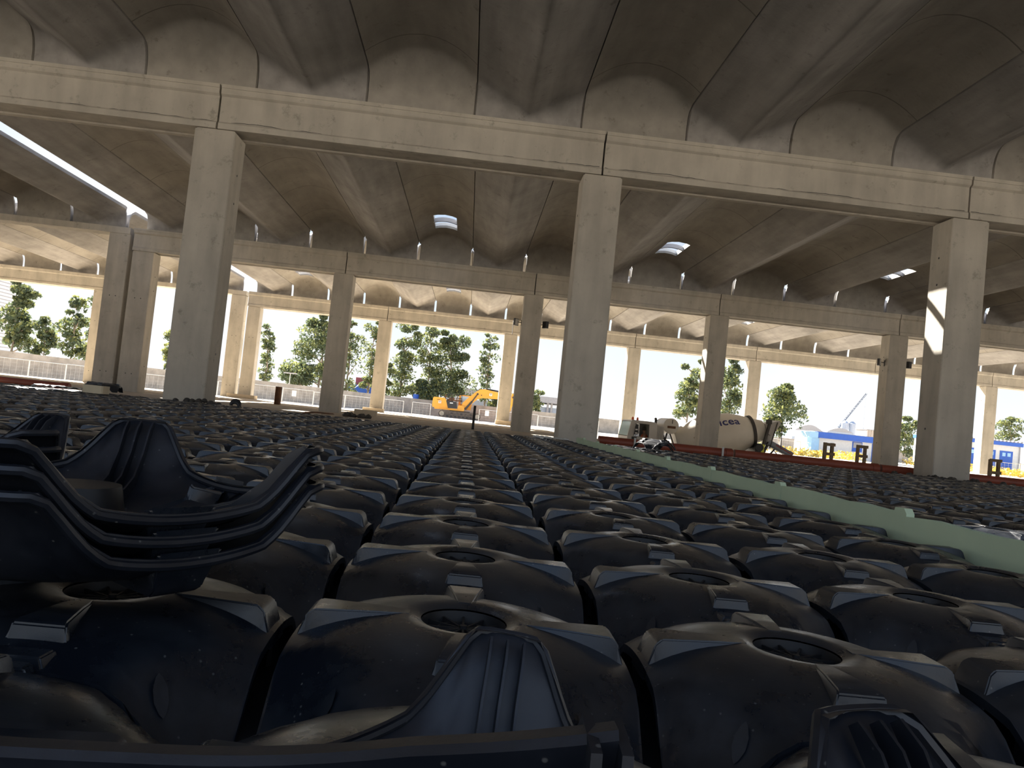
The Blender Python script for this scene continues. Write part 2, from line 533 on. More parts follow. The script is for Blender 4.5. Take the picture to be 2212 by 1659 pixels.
BEAM_PROF = [(0.0, 6.62), (0.0, 6.09), (-0.035, 6.05), (-0.035, 5.93), (0.10, 5.93), (0.12, 5.96), (0.62, 5.96), (0.64, 5.93), (0.775, 5.93),
             (0.775, 6.05), (0.74, 6.09), (0.74, 6.62), (0.785, 6.68), (0.785, 6.85), (-0.08, 6.85), (-0.08, 6.775), (-0.065, 6.77), (-0.065, 6.685), (-0.055, 6.66)]
LOW_PROF = [(0.0, 6.62), (0.0, 6.58), (0.74, 6.58), (0.74, 6.84), (0.0, 6.84)]
def beam(x0, x1, y, label, prof=BEAM_PROF, group=None):
    g = MB()
    g.prism_x([(y + a, z) for a, z in prof], x0 + 0.02, x1 - 0.02)
    o = g.build('concrete_beam', M_CONC, origin=((x0 + x1) / 2, y + 0.37, 6.4))
    if y == D1:
        rd = random.Random(int(x0 * 10)); pts = []; zz = 6.085
        q = x0 + 0.05
        while q < x1 - 0.05:
            zz += rd.uniform(-.012, .012) + (6.085 - zz) * .25
            pts.append((q - (x0 + x1) / 2, -0.372, zz - 6.4)); q += rd.uniform(.05, .16)
        k = MB(); k.tube(pts, 0.0055, 4); k.build('crack', M_BLK, o)
    return tag(o, label, 'beam', group, 'thing')
J = [-5.77, 2.29, 10.35, 18.41, 26.47, 34.53, 42.6]
BG1, BG2, BG3 = 'roof beams of the nearest row', 'roof beams of the middle row', 'roof beams of the far row'
beam(-14.4, J[0], D1, 'nearest concrete roof beam, piece running off the left edge', group=BG1)
beam(J[0], J[1], D1, 'nearest concrete roof beam, long piece between the left and middle near columns', group=BG1)
beam(J[1], J[2], D1, 'nearest concrete roof beam, piece between the middle and right near columns', group=BG1)
beam(J[2], J[3], D1, 'nearest concrete roof beam, short visible end right of the sun-patched column', group=BG1)
ml = ['grey middle-row roof beam, piece ending at the touching column pair',
      'grey middle-row roof beam, piece spanning above the excavator',
      'grey middle-row roof beam, piece passing behind the middle near column',
      'grey middle-row roof beam, piece above the mixer drum',
      'grey middle-row roof beam, piece running off to the right']
for a, b, l in zip([-14.62] + J[:4], J[:5], ml): beam(a, b, D2, l, group=BG2)
beam(-23.5, -14.76, D2, 'thin dark roof beam resting on the taller column of the near pair', LOW_PROF, BG2)
fl_ = ['sunny far-row roof beam, piece right of the far column pair',
       'sunny far-row roof beam, piece right above the excavator',
       'sunny far-row roof beam, piece between excavator and mixer cab',
       'sunny far-row roof beam, piece above the mixer drum',
       'sunny far-row roof beam, piece above the blue building',
       'sunny far-row roof beam, piece seen left of the sun-patched near column',
       'sunny far-row roof beam, last piece at the right edge']
for a, b, l in zip([-14.62] + J[:6], J[:7], fl_): beam(a, b, D3, l, group=BG3)
beam(-23.5, -14.76, D3, 'thin far roof beam resting on the taller column of the far pair', LOW_PROF, BG3)
beam(-31.5, -23.5, D3, 'sunny far-row roof beam left of the near touching column pair', group=BG3)
beam(-39.5, -31.5, D3, 'sunny far-row roof beam cut by the left edge of the view', group=BG3)

# roof: V-shaped tiles alternating with shallow vaults
T0, TW = -0.53, 2.29
ZB, ZJ, ZC = 6.86, 7.60, 8.10
HWID = TW / 2 - 0.014
SKY_HW = 0.45
def prof_v(x):
    a = abs(x)
    zk = ZB + 0.19
    if a < 0.08: return zk + 0.02 * (a / 0.08)
    return zk + 0.02 + (ZJ - zk - 0.02) * ((a - 0.08) / (TW / 2 - 0.08)) ** 0.95
def prof_a(x):
    return ZJ + (ZC - ZJ) * (1 - (x / (TW / 2)) ** 2)
S_END = [0.0, 0.012, 0.03, 0.06, 0.10, 0.15, 0.21, 0.28, 0.36, 0.45, 0.55]
def roof_tile(xc, y0, y1, kind, label, group, sky=(), slit0=0.012, slit1=0.012, name=None):
    prof = prof_v if kind == 'V' else prof_a
    if kind == 'V': us = [-1, -.85, -.7, -.5, -.3, -.16, -.08, -.04, 0, .04, .08, .16, .3, .5, .7, .85, 1]
    else: us = [-1, -.9, -.78, -.66, -.55, -SKY_HW / HWID, -.25, 0, .25, SKY_HW / HWID, .55, .66, .78, .9, 1]
    L = 0.42
    sv = [y0 + s for s in S_END] + [y1 - s for s in S_END]
    for a, b in sky: sv += [a, b]
    y = y0 + 1.0
    while y < y1 - 0.9:
        if all(not (a - 0.3 < y < b + 0.3) for a, b in sky): sv.append(y)
        y += 1.1
    sv = sorted(sv)
    def gfun(s):
        t = min(1.0, s / L)
        return max(0.0, 1 - (1 - t) ** 2.8) ** (1 / 2.8)
    m = MB(); nu = len(us); nv = len(sv)
    for off in (0, 1):
        for yy in sv:
            e0, e1 = yy - y0, y1 - yy
            w = HWID
            if e0 < 0.2: w = HWID - slit0
            if e1 < 0.2: w = min(w, HWID - slit1)
            gg = gfun(min(e0, e1))
            if off and w >= HWID - 0.0125: w = TW / 2 + (0.006 if kind == 'V' else -0.001)      # tiles meet at the top, a groove stays below
            for u in us:
                x = u * w
                z = ZB + (prof(x) - ZB) * gg
                if off: z += 0.10 if kind == 'V' else 0.09
                yo = yy
                if off: yo += -0.07 * max(0, 1 - e0 / 0.15) + 0.07 * max(0, 1 - e1 / 0.15)
                m.v.append((x, yo, z))
    def hole(i, j):
        if not sky: return False
        xm = (us[i] + us[i + 1]) / 2 * HWID; ym = (sv[j] + sv[j + 1]) / 2
        return abs(xm) < SKY_HW and any(a < ym < b for a, b in sky)
    N = nu * nv
    for j in range(nv - 1):
        for i in range(nu - 1):
            if hole(i, j): continue
            a = j * nu + i
            m.f.append((a, a + nu, a + nu + 1, a + 1))
            m.f.append((N + a, N + a + 1, N + a + nu + 1, N + a + nu))
    for j in range(nv - 1):
        a, b = j * nu, j * nu + nu - 1
        m.f.append((a, N + a, N + a + nu, a + nu)); m.f.append((b, b + nu, N + b + nu, N + b))
    for i in range(nu - 1):
        a, b = i, (nv - 1) * nu + i
        m.f.append((a, a + 1, N + a + 1, N + a)); m.f.append((b, N + b, N + b + 1, b + 1))
    yc = (y0 + y1) / 2
    m.v = [(v[0], v[1] - yc, v[2] - ZB) for v in m.v]
    # inner edges of the skylight openings
    for a, b in sky:
        for yy in (a, b):
            js = sv.index(yy)
            for i in range(nu - 1):
                if abs((us[i] + us[i + 1]) / 2 * HWID) < SKY_HW:
                    q = js * nu + i
                    m.f.append((q, q + 1, N + q + 1, N + q))
        j0, j1 = sv.index(a), sv.index(b)
        for u in (-SKY_HW / HWID, SKY_HW / HWID):
            i = us.index(u)
            for j in range(j0, j1):
                q = j * nu + i
                m.f.append((q, q + nu, N + q + nu, N + q))
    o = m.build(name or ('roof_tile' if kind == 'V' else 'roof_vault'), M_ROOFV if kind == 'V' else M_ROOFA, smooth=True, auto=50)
    o.location = (xc, yc, ZB)
    tag(o, label, 'roof tile' if kind == 'V' else 'roof vault', group, 'thing')
    return o

def skylight(xc, y0, y1, label, group='skylights in the vaulted roof'):
    zc = prof_a(0) + 0.09
    t = thing('skylight', label, 'skylight', (xc, (y0 + y1) / 2, zc), group=group)
    h = (y1 - y0) / 2
    def arc(x): return prof_a(x) + 0.09 - zc
    fr = MB()
    xsA = [-SKY_HW - .05, -.3, -.15, 0, .15, .3, SKY_HW + .05]
    for yy in (-h - 0.05, h):
        for a, b in zip(xsA, xsA[1:]):
            vs = []
            for y_ in (yy, yy + 0.05):
                for x_, up in ((a, -0.0), (b, -0.0), (b, 0.12), (a, 0.12)):
                    vs.append((x_, y_, arc(x_) + up))
            fr.add(vs, [(0, 1, 2, 3), (7, 6, 5, 4), (0, 4, 5, 1), (3, 2, 6, 7), (0, 3, 7, 4), (1, 5, 6, 2)])
    for sx in (-1, 1):
        x_ = sx * (SKY_HW + 0.025)
        fr.box(x_ - 0.025, x_ + 0.025, -h - 0.05, h + 0.05, arc(x_), arc(x_) + 0.12)
    fr.build('frame', M_WHT, t)
    bar = MB()
    for a, b in zip(xsA, xsA[1:]):
        vs = []
        for y_ in (-0.05, 0.05):
            for x_, up in ((a, -0.10), (b, -0.10), (b, 0.06), (a, 0.06)): vs.append((x_, y_, arc(x_) + up))
        bar.add(vs, [(0, 1, 2, 3), (7, 6, 5, 4), (0, 4, 5, 1), (3, 2, 6, 7), (0, 3, 7, 4), (1, 5, 6, 2)])
    bar.build('glazing_bar', M_GREYR, t)
    for s in (-1, 1):
        p = MB()
        ya, yb = (0.05, h) if s > 0 else (-h, -0.05)
        n = 8
        for i in range(n + 1):
            x_ = -SKY_HW + 2 * SKY_HW * i / n
            for y_ in (ya, yb): p.v.append((x_, y_, arc(x_) - 0.082))
        for i in range(n): p.f.append((2 * i, 2 * i + 2, 2 * i + 3, 2 * i + 1))
        p.build('pane', M_SKYGL, t, smooth=True, fix=False)
    return t

BAYS = [('nearest', -0.6, D1 + 0.14, -6, 6, 0.012, 0.012, [(10.75, 12.85)]),
        ('middle', D1 + 0.32, D2 + 0.20, -6, 10, 0.012, 0.05, [(20.5, 22.6), (29.9, 32.0)]),
        ('far', D2 + 0.50, D3 + 0.25, -6, 18, 0.05, 0.05, [(37.5, 39.6), (46.9, 49.0)])]
for bay, y0, y1, k0, k1, s0, s1, skies in BAYS:
    n = {'V': 0, 'A': 0}; ns = 0
    for k in range(k0, k1 + 1):
        xc = T0 + TW * (k + 0.5)
        kind = 'V' if k % 2 == 0 else 'A'
        n[kind] += 1
        sk = skies if (k % 4 == 3 and (bay != 'nearest' or k == -1)) else []
        if kind == 'V': l = 'V-shaped concrete roof tile, %s of its kind from the left in the %s bay' % (nth(n[kind]), bay)
        else: l = 'shallow arched concrete roof vault, %s from the left in the %s bay' % (nth(n[kind]), bay)
        roof_tile(xc, y0, y1, kind, l, 'roof pieces over the %s bay' % bay, sk, s0, s1)
        if sk: ns += 1
        for q, (a, b) in enumerate(sk):
            where = 'far end' if q == len(sk) - 1 else 'near end'
            skylight(xc, a, b, 'two-pane skylight, %s from the left, %s of the %s bay' % (nth(ns), where, bay))
    # left block beyond the open roof gap
    if bay != 'nearest':
        for i in range(4 if bay == 'middle' else 11):
            xc = -15.02 - TW * (i + 0.5)
            kind = 'V' if i % 2 == 0 else 'A'
            nm = 'V-shaped concrete roof tile' if kind == 'V' else 'arched concrete roof vault'
            roof_tile(xc, y0, y1, kind, '%s, %s leftward from the open roof gap over the %s bay' % (nm, nth(i + 1), bay),
                      'roof pieces over the %s bay' % bay, [], s0, s1)
# unseen roof slabs outside the view, extended to hold back daylight
def roof_slab(name, x0, x1, y0, y1):
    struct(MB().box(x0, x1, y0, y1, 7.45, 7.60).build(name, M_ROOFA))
roof_slab('ceiling_right', 15.6, 75, -0.6, D1 + 0.2)
roof_slab('ceiling_left', -75, -15.02, -0.6, D1 + 0.2)
roof_slab('ceiling_back_shade', -40, 40, -4.2, -0.65)  # added behind the camera to darken the near ceiling
roof_slab('ceiling_right_middle', 24.8, 75, D1 + 0.26, D2 + 0.2)
roof_slab('ceiling_left_middle', -75, -24.25, D1 + 0.26, D2 + 0.2)

# ------------------------------------------------------------------ plastic floor formers
FS, FH = 0.246, 0.14                      # half side and height of a former
def smooth(t):
    t = max(0.0, min(1.0, t)); return t * t * (3 - 2 * t)
def former_z(x, y):
    a, b = abs(x) / FS, abs(y) / FS
    r2 = a * a + b * b
    q = min(r2, 1.25)
    z = 0.138 - 0.022 * q - 0.018 * q * q
    z -= 0.084 * smooth((a * b - 0.42) / 0.45)
    r = hypot(x, y)
    if r < 0.085: z -= 0.008 * max(0.0, 1 - (r - 0.066) / 0.018)
    return max(0.0, z)
def bound(th):
    m = max(abs(cos(th)), abs(sin(th)))
    r = FS / m
    return min(r, FS * 1.29)
HOLE = 0.066
def shell(nth_, nr, lip=True):
    m = MB()
    ang = [2 * pi * (k + 0.5) / nth_ for k in range(nth_)]
    ss = [0.0, 0.06, 0.14] + [0.14 + 0.86 * (i + 1) / (nr - 2) for i in range(nr - 2)] if nr > 3 else [i / nr for i in range(nr + 1)]
    for s in ss:
        for th in ang:
            r = HOLE + (bound(th) - HOLE) * s
            x, y = r * cos(th), r * sin(th)
            m.v.append((x, y, former_z(x, y)))
    rings = len(ss)
    if lip:
        for dz, k in ((-0.001, 1.012), (-0.014, 1.012), (-0.014, 0.99)):
            for th in ang:
                r = bound(th)
                x, y = r * cos(th), r * sin(th)
                m.v.append((x * k, y * k, max(0.0, former_z(x, y) + dz)))
        rings += 3
    for j in range(rings - 1):
        for k in range(nth_):
            a, b = j * nth_ + k, j * nth_ + (k + 1) % nth_
            m.f.append((a, b, b + nth_, a + nth_))
    return m

def rib_pts(m, ang_):
    c, s = cos(ang_), sin(ang_)
    sec = []
    # (r, half width, top z) along the rib
    long_ = ((0.082, 0.012, 0.1345), (0.13, 0.020, 0.1365), (0.192, 0.031, 0.1355), (0.199, 0.033, 0.131), (0.207, 0.037, 0.094), (0.214, 0.038, 0.092), (0.220, 0.034, 0.112), (0.247, 0.030, 0.110), (0.2495, 0.030, 0.080))
    for r, hw, z in long_ if abs(s) > .5 else ((0.082, 0.012, 0.1345), (0.13, 0.020, 0.1355), (0.222, 0.032, 0.1340), (0.233, 0.035, 0.126), (0.2485, 0.040, 0.080)):
        zb = former_z(r * 1.0, 0.0) - 0.006
        zb2 = min(zb, z - 0.004)
        hb = hw + 0.006
        sec.append([(r, -hb, zb2), (r, -hw, z), (r, hw, z), (r, hb, zb2)])
    vs = []
    for q in sec:
        for (a, b, z) in q: vs.append((a * c - b * s, a * s + b * c, z))
    fs = []
    for i in range(len(sec) - 1):
        o = 4 * i
        for k in range(3): fs.append((o + k, o + k + 1, o + k + 5, o + k + 4))
    fs.append((3, 2, 1, 0)); o = 4 * (len(sec) - 1); fs.append((o, o + 1, o + 2, o + 3))
    m.add(vs, fs)

def facets(m):
    """raised leaf shaped pads on the four legs and the small tabs in the arches"""
    for sx in (-1, 1):
        for sy in (-1, 1):
            for (px_, py_) in ((0.160, 0.214),):
                c = Vector((px_ * sx, py_ * sy, former_z(px_, py_)))
                e = 0.004
                dx = (former_z(px_ + e, py_) - former_z(px_ - e, py_)) / (2 * e) * sx
                dy = (former_z(px_, py_ + e) - former_z(px_, py_ - e)) / (2 * e) * sy
                nrm = Vector((-dx, -dy, 1)).normalized()
                down = (Vector((sx, sy, 0)).normalized() + Vector((0, 0, -1))).normalized()
                down = (down - nrm * down.dot(nrm)).normalized()
                side = nrm.cross(down)
                pts = []
                for k in range(10):
                    a = 2 * pi * k / 10
                    ww = 0.010 * sin(a) * abs(sin(a)) ** .6
                    ll = 0.026 * cos(a)
                    pts.append(c + side * ww + down * ll + nrm * 0.004)
                m.add(pts, [tuple(range(10))])
    for a_ in range(4):
        c, s = cos(a_ * pi / 2), sin(a_ * pi / 2)
        for t in (-0.105, 0.105):
            vs = []
            for dt, z in ((-0.022, 0.012), (0.022, 0.012), (0.020, 0.072), (-0.018, 0.072)):
                x, y = 0.226, t + dt
                vs.append((x * c - y * s, x * s + y * c, z))
            for dt, z in ((-0.022, 0.012), (0.022, 0.012), (0.020, 0.072), (-0.018, 0.072)):
                x, y = 0.219, t + dt
                vs.append((x * c - y * s, x * s + y * c, z))
            m.add(vs, [(0, 1, 2, 3), (7, 6, 5, 4), (0, 4, 5, 1), (1, 5, 6, 2), (2, 6, 7, 3), (3, 7, 4, 0)])

def mesh_from(m, name, mt, angle=38):
    me = m.mesh(name)
    bm = bmesh.new(); bm.from_mesh(me)
    bmesh.ops.recalc_face_normals(bm, faces=bm.faces)
    bm.to_mesh(me); bm.free()
    me.materials.append(mt)
    me.polygons.foreach_set('use_smooth', [True] * len(me.polygons))
    me.set_sharp_from_angle(angle=radians(angle))
    return me

m = shell(72, 10); facets(m)
ME_DOME = mesh_from(m, 'dome', M_PLAS)
ME_RIB = []
for k in range(4):
    m = MB(); rib_pts(m, k * pi / 2)
    me = mesh_from(m, 'rib', M_PLAS)
    bm = bmesh.new(); bm.from_mesh(me)
    ed = [e for e in bm.edges if len(e.link_faces) == 2 and e.calc_face_angle(0) > .35]
    bmesh.ops.bevel(bm, geom=ed, offset=.0022, segments=2, affect='EDGES', clamp_overlap=True)
    bm.to_mesh(me); bm.free()
    me.polygons.foreach_set('use_smooth', [True] * len(me.polygons)); me.set_sharp_from_angle(angle=radians(40))
    ME_RIB.append(me)
m = MB()
for k in range(6):
    a = pi * k / 6
    m.bar((-0.0655 * cos(a), -0.0655 * sin(a), 0.1145), (0.0655 * cos(a), 0.0655 * sin(a), 0.1145), 0.0035, 0.007)
for r in (0.02, 0.040):
    pts = [(r * cos(2 * pi * k / 20), r * sin(2 * pi * k / 20), 0.1145) for k in range(21)]
    m.tube(pts, 0.002, 5, False)
m.tube([(0, 0, 0.108), (0, 0, 0.122)], 0.006, 8)
# funnel under the grille
for z, r in ((0.122, 0.0595), (0.085, 0.052)):
    pass
n0 = len(m.v)
for z, r in ((0.126, 0.0655), (0.080, 0.056)):
    for k in range(24): m.v.append((r * cos(2 * pi * k / 24), r * sin(2 * pi * k / 24), z))
for k in range(24): m.f.append((n0 + k, n0 + (k + 1) % 24, n0 + 24 + (k + 1) % 24, n0 + 24 + k))
m.f.append(tuple(n0 + 24 + k for k in range(24)))
ME_GRILLE = mesh_from(m, 'grille', M_GRILLE)
# plain whole former for the distance
m = shell(40, 5)
for k in range(4): rib_pts(m, k * pi / 2)
n0 = len(m.v)
for k in range(16): m.v.append((0.06 * cos(2 * pi * k / 16), 0.06 * sin(2 * pi * k / 16), 0.108))
m.f.append(tuple(n0 + k for k in range(16)))
MB_FAR = m
ME_FAR = mesh_from(m, 'former_far', M_PLAS)

X0, Y0, PITCH = 0.0244, 1.1536, 0.5
STRIP_X = 1.80
def former_xy(i, j):
    x = X0 + PITCH * i
    if i >= 4: x += 0.075
    return x, Y0 + PITCH * j
cells = []
for i in range(-20, 24):
    for j in range(-2, 25):
        if j == -2 and not (-3 <= i <= 3): continue
        if j == -1 and not (-6 <= i <= 6): continue
        x, y = former_xy(i, j)
        if -26 < x < 12:
            vis = any(in_frame((x + dx, y + dy, PAD_Z + dz), 15) for dx in (-.22, 0, .22) for dy in (-.22, 0, .22) for dz in (0.06, 0.14))
            if vis or j <= 1 or (in_frame((x, y, PAD_Z), 250)):
                d = (Vector((x, y, PAD_Z)) - CAM).length
                cells.append((d if vis else d + 1000, i, j, x, y, vis))
cells.sort()
single = [c for c in cells if c[5]][:300]
single_keys = {(c[1], c[2]) for c in single}
rank = {}
for i in sorted({c[1] for c in single}):
    for r, j in enumerate(sorted(c[2] for c in single if c[1] == i), 1): rank[(i, j)] = r
def row_name(i):
    if i == 0: return 'in the central row'
    if i < 0: return 'in the %s row left of centre' % nth(-i)
    if i <= 3: return 'in the %s row right of centre' % nth(i)
    return 'in the %s row beyond the green boards' % nth(i - 3)
GAPX = 0.952
for q, (d, i, j, x, y, vis) in enumerate(single):
    rz = random.uniform(-0.012, 0.012); tilt = (random.uniform(-.008, .008), random.uniform(-.008, .008))
    lb = 'black plastic former, %s seen from the camera %s' % (nth(rank[(i, j)]), row_name(i))
    loc = (x + random.uniform(-.002, .002), y + random.uniform(-.002, .002), PAD_Z)
    o = put('floor_former', ME_DOME if q < 170 else ME_FAR, None, loc, (tilt[0], tilt[1], rz), (GAPX, 1, 1))
    tag(o, lb, 'floor former', 'black floor formers laid in rows', 'thing')
    if q < 170:
        for me in ME_RIB: put('rib', me, o)
        put('grille', ME_GRILLE, o)
# the rest of the field, one object
m = MB()
for (d, i, j, x, y, vis) in cells:
    if (i, j) in single_keys: continue
    dz = random.uniform(-.003, .003)
    o_ = len(m.v)
    m.v += [(v[0] * GAPX + x, v[1] + y, v[2] + PAD_Z + dz) for v in MB_FAR.v]
    m.f += [tuple(k + o_ for k in f) for f in MB_FAR.f]
me = mesh_from(m, 'former_field', M_PLAS)
tag(put('former_field', me), 'field of more black plastic formers covering the floor towards the columns', 'floor formers', 'black floor formers laid in rows', 'stuff')

# loose formers turned upside down
def loose_meshes():
    m = shell(72, 10)
    pts = []
    for k in range(145):
        th = 2 * pi * (k + .5) / 144
        r = bound(th) * 1.012; x, y = r * cos(th), r * sin(th)
        pts.append((x, y, max(0.004, former_z(x / 1.012, y / 1.012) - .006)))
    m.tube(pts, .006, 8, False)
    dome = mesh_from(m, 'dome', M_PLAS2)
    fins = []
    for k in range(4):
        f = MB()
        a = pi / 4 + k * pi / 2
        c, s = cos(a), sin(a)
        for t in (-0.020, 0.0, 0.020):
            prof = []
            for r in (0.10, 0.14, 0.18, 0.22, 0.26, 0.285, 0.305):
                prof.append((r, former_z((r) * 0.7071, r * 0.7071)))
            up = [(r, max(0.0, z - 0.003)) for r, z in prof]
            dn = [(r - 0.008 - 0.03 * (0.31 - r), max(0.0, z - 0.020)) for r, z in prof]
            out = up + dn[::-1]
            vs = []
            for w in (t - 0.0015, t + 0.0015):
                for r, z in out: vs.append((r * c - w * s, r * s + w * c, z))
            nn = len(out)
            f.add(vs, [tuple(range(nn)), tuple(range(2 * nn - 1, nn - 1, -1))] + [(i, (i + 1) % nn, nn + (i + 1) % nn, nn + i) for i in range(nn)])
        fins.append(mesh_from(f, 'fin', M_PLAS2))
    return dome, fins
ME_LDOME, ME_FIN = loose_meshes()
def loose_former(x, y, ztip, rz, label, tilt=(0, 0), flip=True, group=None, with_fins=True, ribs=(0, 1, 2, 3)):
    rot = Matrix.Rotation(rz, 4, 'Z') @ Matrix.Rotation(tilt[0], 4, 'X') @ Matrix.Rotation(tilt[1], 4, 'Y')
    if flip: rot = rot @ Matrix.Rotation(pi, 4, 'X')
    o = put('loose_former', ME_LDOME, None, (x, y, ztip), rot.to_euler())
    tag(o, label, 'floor former', group, 'thing')
    for k in ribs: put('rib', ME_RIB[k], o)
    put('grille', ME_GRILLE, o)
    if with_fins:
        for me in ME_FIN: put('fin', me, o)
    return o
SG = 'stack of upturned formers at left'
ang1 = atan2(.268, -.36) - 0.0
for n_, l in enumerate(['topmost upturned black former of the big stack at left', 'middle upturned black former of the big stack at left',
                        'bottom upturned black former of the big stack at left']):
    loose_former(-.530 + .004 * n_, 1.125 - .003 * n_, .567 - 0.026 * n_, ang1 + 0.02 * n_, l, (0, 0), group=SG)
for n_, l in enumerate(['upper upturned black former just behind the big stack at left', 'lower upturned black former just behind the big stack at left']):
    loose_former(-1.05, 1.55, .535 - 0.03 * n_, 0.42 + 0.03 * n_, l, (0.02, 0), group='second stack of upturned formers at left')
# long curved edge strip crossing the foreground
def sweep(path, prof):
    m = MB(); k = len(prof)
    for (x, y, z) in path:
        for a, b in prof: m.v.append((x, y + a, z + b))
    for q in range(len(path) - 1):
        for e in range(k):
            p, r_ = q * k + e, q * k + (e + 1) % k
            m.f.append((p, r_, r_ + k, p + k))
    m.f.append(tuple(range(k))); m.f.append(tuple(range((len(path) - 1) * k, len(path) * k)))
    return m
path = []
for q in range(25):
    t = q / 24
    x = -.42 + .515 * t
    path.append((x, .405 + .03 * sin(pi * t) , .4475 - .012 * sin(pi * min(1, t * 1.25)) + .034 * max(0, t - .55) ** 2 * 4.9))
m = sweep(path, [(0, 0), (.004, .004), (.016, .004), (.018, -.002), (.014, -.010), (.022, -.030), (.036, -.050), (.032, -.055), (.014, -.034), (.004, -.012)])
o = m.build('edge_strip', M_PLAS2, smooth=True, auto=35)
tag(o, 'long curved black plastic former edge running along the bottom of the view', 'plastic edge', None, 'thing')
m = MB()
for x_ in (.082, .098):
    m.prism_x([(.395, .478), (.43, .484), (.455, .46), (.44, .36), (.40, .36), (.392, .44)], x_ - .003, x_ + .003)
m.box(.082, .098, .425, .431, .37, .468)
m.build('end_rib', M_PLAS2, o)
loose_former(.41, .265, .455, 1.12, 'upturned black former at the bottom right corner with finned leg', (0.0, 0.0))
# broken corner leg standing on the central row
bm = bmesh.new(); bm.from_mesh(ME_LDOME)
geom = bm.verts[:] + bm.edges[:] + bm.faces[:]
bmesh.ops.bisect_plane(bm, geom=geom, plane_co=(0.115, 0.115, 0), plane_no=(-1, -1, 0), clear_outer=True)
me = bpy.data.meshes.new('broken_leg'); bm.to_mesh(me); bm.free(); me.materials.append(M_PLAS2)
o = put('former_fragment', me, None, (0.055, 0.475, 0.425), (Matrix.Rotation(radians(45), 4, 'Z') @ Matrix.Rotation(radians(8), 4, 'X') @ Matrix.Rotation(radians(90), 4, 'Z') @ Matrix.Rotation(pi, 4, 'X')).to_euler(), (.74, .74, .85))
tag(o, 'broken finned corner leg of a black former, upright at bottom centre', 'former fragment', None, 'thing')
put('fin', ME_FIN[0], o)

# ------------------------------------------------------------------ things lying on and around the field
ys_ = 0.55
n = 0
while ys_ < 12.5:
    y1 = min(ys_ + 1.25, 12.6)
    n += 1
    top = 0.412 + random.uniform(-.004, .006)
    m = MB()
    pts = [(ys_, PAD_Z)]
    pts += [(y1, PAD_Z), (y1, top - random.uniform(0, .012))]
    k = 7
    for q in range(1, k):
        pts.append((y1 + (ys_ - y1) * q / k, top + random.uniform(-.005, .005)))
    pts += [(ys_ + 0.09, top + 0.004), (ys_ + 0.085, top + 0.018), (ys_ + 0.02, top + 0.02), (ys_, top)]
    off = random.uniform(-.004, .004)
    m.prism_x(pts, STRIP_X - 0.012 + off, STRIP_X + 0.022 + off)
    vis_n = n
    if in_frame((STRIP_X, y1, top), 5):
        o = m.build('foam_board', M_FOAM, origin=(STRIP_X, (ys_ + y1) / 2, PAD_Z))
        if not 'first_board' in globals(): first_board = n
        tag(o, 'pale green foam board on edge among the formers, %s of the line from the camera' % nth(n - first_board + 1), 'foam board', 'line of green foam boards', 'thing')
    ys_ = y1 + 0.006

def pipe_run(x0, x1, y, z, r, lb, parts=True):
    m = MB(); m.tube([(x0, y, z), (x1, y, z)], r, 18)
    o = m.build('drain_pipe', M_PIPE, smooth=True, auto=50, origin=((x0 + x1) / 2, y, z))
    tag(o, lb, 'pipe', 'red-brown pipes laid along the column line', 'thing')
    s = MB(); s.tube([(x1 - 0.16, y, z), (x1 - 0.02, y, z)], r * 1.12, 18)
    sb = s.build('socket', M_PIPE, o, smooth=True, auto=50); sb.location = (-(x0 + x1) / 2, -y, -z)
    return o
pipe_run(2.95, 6.0, 17.35, PAD_Z + .11, .105, 'red-brown drain pipe piece beginning beside the middle near column')
pipe_run(6.05, 9.4, 17.35, PAD_Z + .11, .105, 'red-brown drain pipe piece in front of the mixer chute')
pipe_run(9.45, 13.2, 17.35, PAD_Z + .11, .105, 'red-brown drain pipe piece running behind the right near column')
pipe_run(13.25, 16.5, 17.35, PAD_Z + .11, .105, 'red-brown drain pipe piece cut by the right edge')
pipe_run(-13.2, -8.6, 17.35, PAD_Z + .085, .085, 'red-brown drain pipe lying at the far left in front of the fence')
for x in (3.75, 5.75):
    m = MB(); m.box(x - .02, x + .02, 17.22, 17.25, PAD_Z, PAD_Z + .245)
    o = m.build('marker_peg', M_PIPEW, origin=(x, 17.235, PAD_Z))
    tag(o, 'pale peg in front of the red pipe, %s' % ('beside the tipped black formers' if x < 4 else 'in front of the mixer drum'), 'peg', None, 'thing')

# white pipes laid along the ground behind the field
for x0, x1, y, lb in ((-7.6, -5.62, 19.3, 'pale grey pipe behind the field, left piece beside the near left column'),
                      (-5.58, -3.9, 19.45, 'pale grey pipe behind the field, right piece below the rusty post'),
                      (1.30, 1.66, 15.2, 'short white pipe roll left of the middle near column base'),
                      (1.68, 1.99, 15.1, 'short white pipe roll touching the middle near column side')):
    r = .05 if x0 < 0 else .06
    z = PAD_Z + r if y < 18 else HALL_Z + r
    m = MB(); m.tube([(x0, y, z), (x1, y, z)], r, 12)
    for q in range(1, 4): m.tube([(x0 + (x1 - x0) * q / 4 - .03, y, z), (x0 + (x1 - x0) * q / 4 + .03, y, z)], r * 1.15, 12)
    o = m.build('white_pipe', M_PIPEW, smooth=True, auto=50, origin=((x0 + x1) / 2, y, z))
    tag(o, lb, 'pipe', None, 'thing')

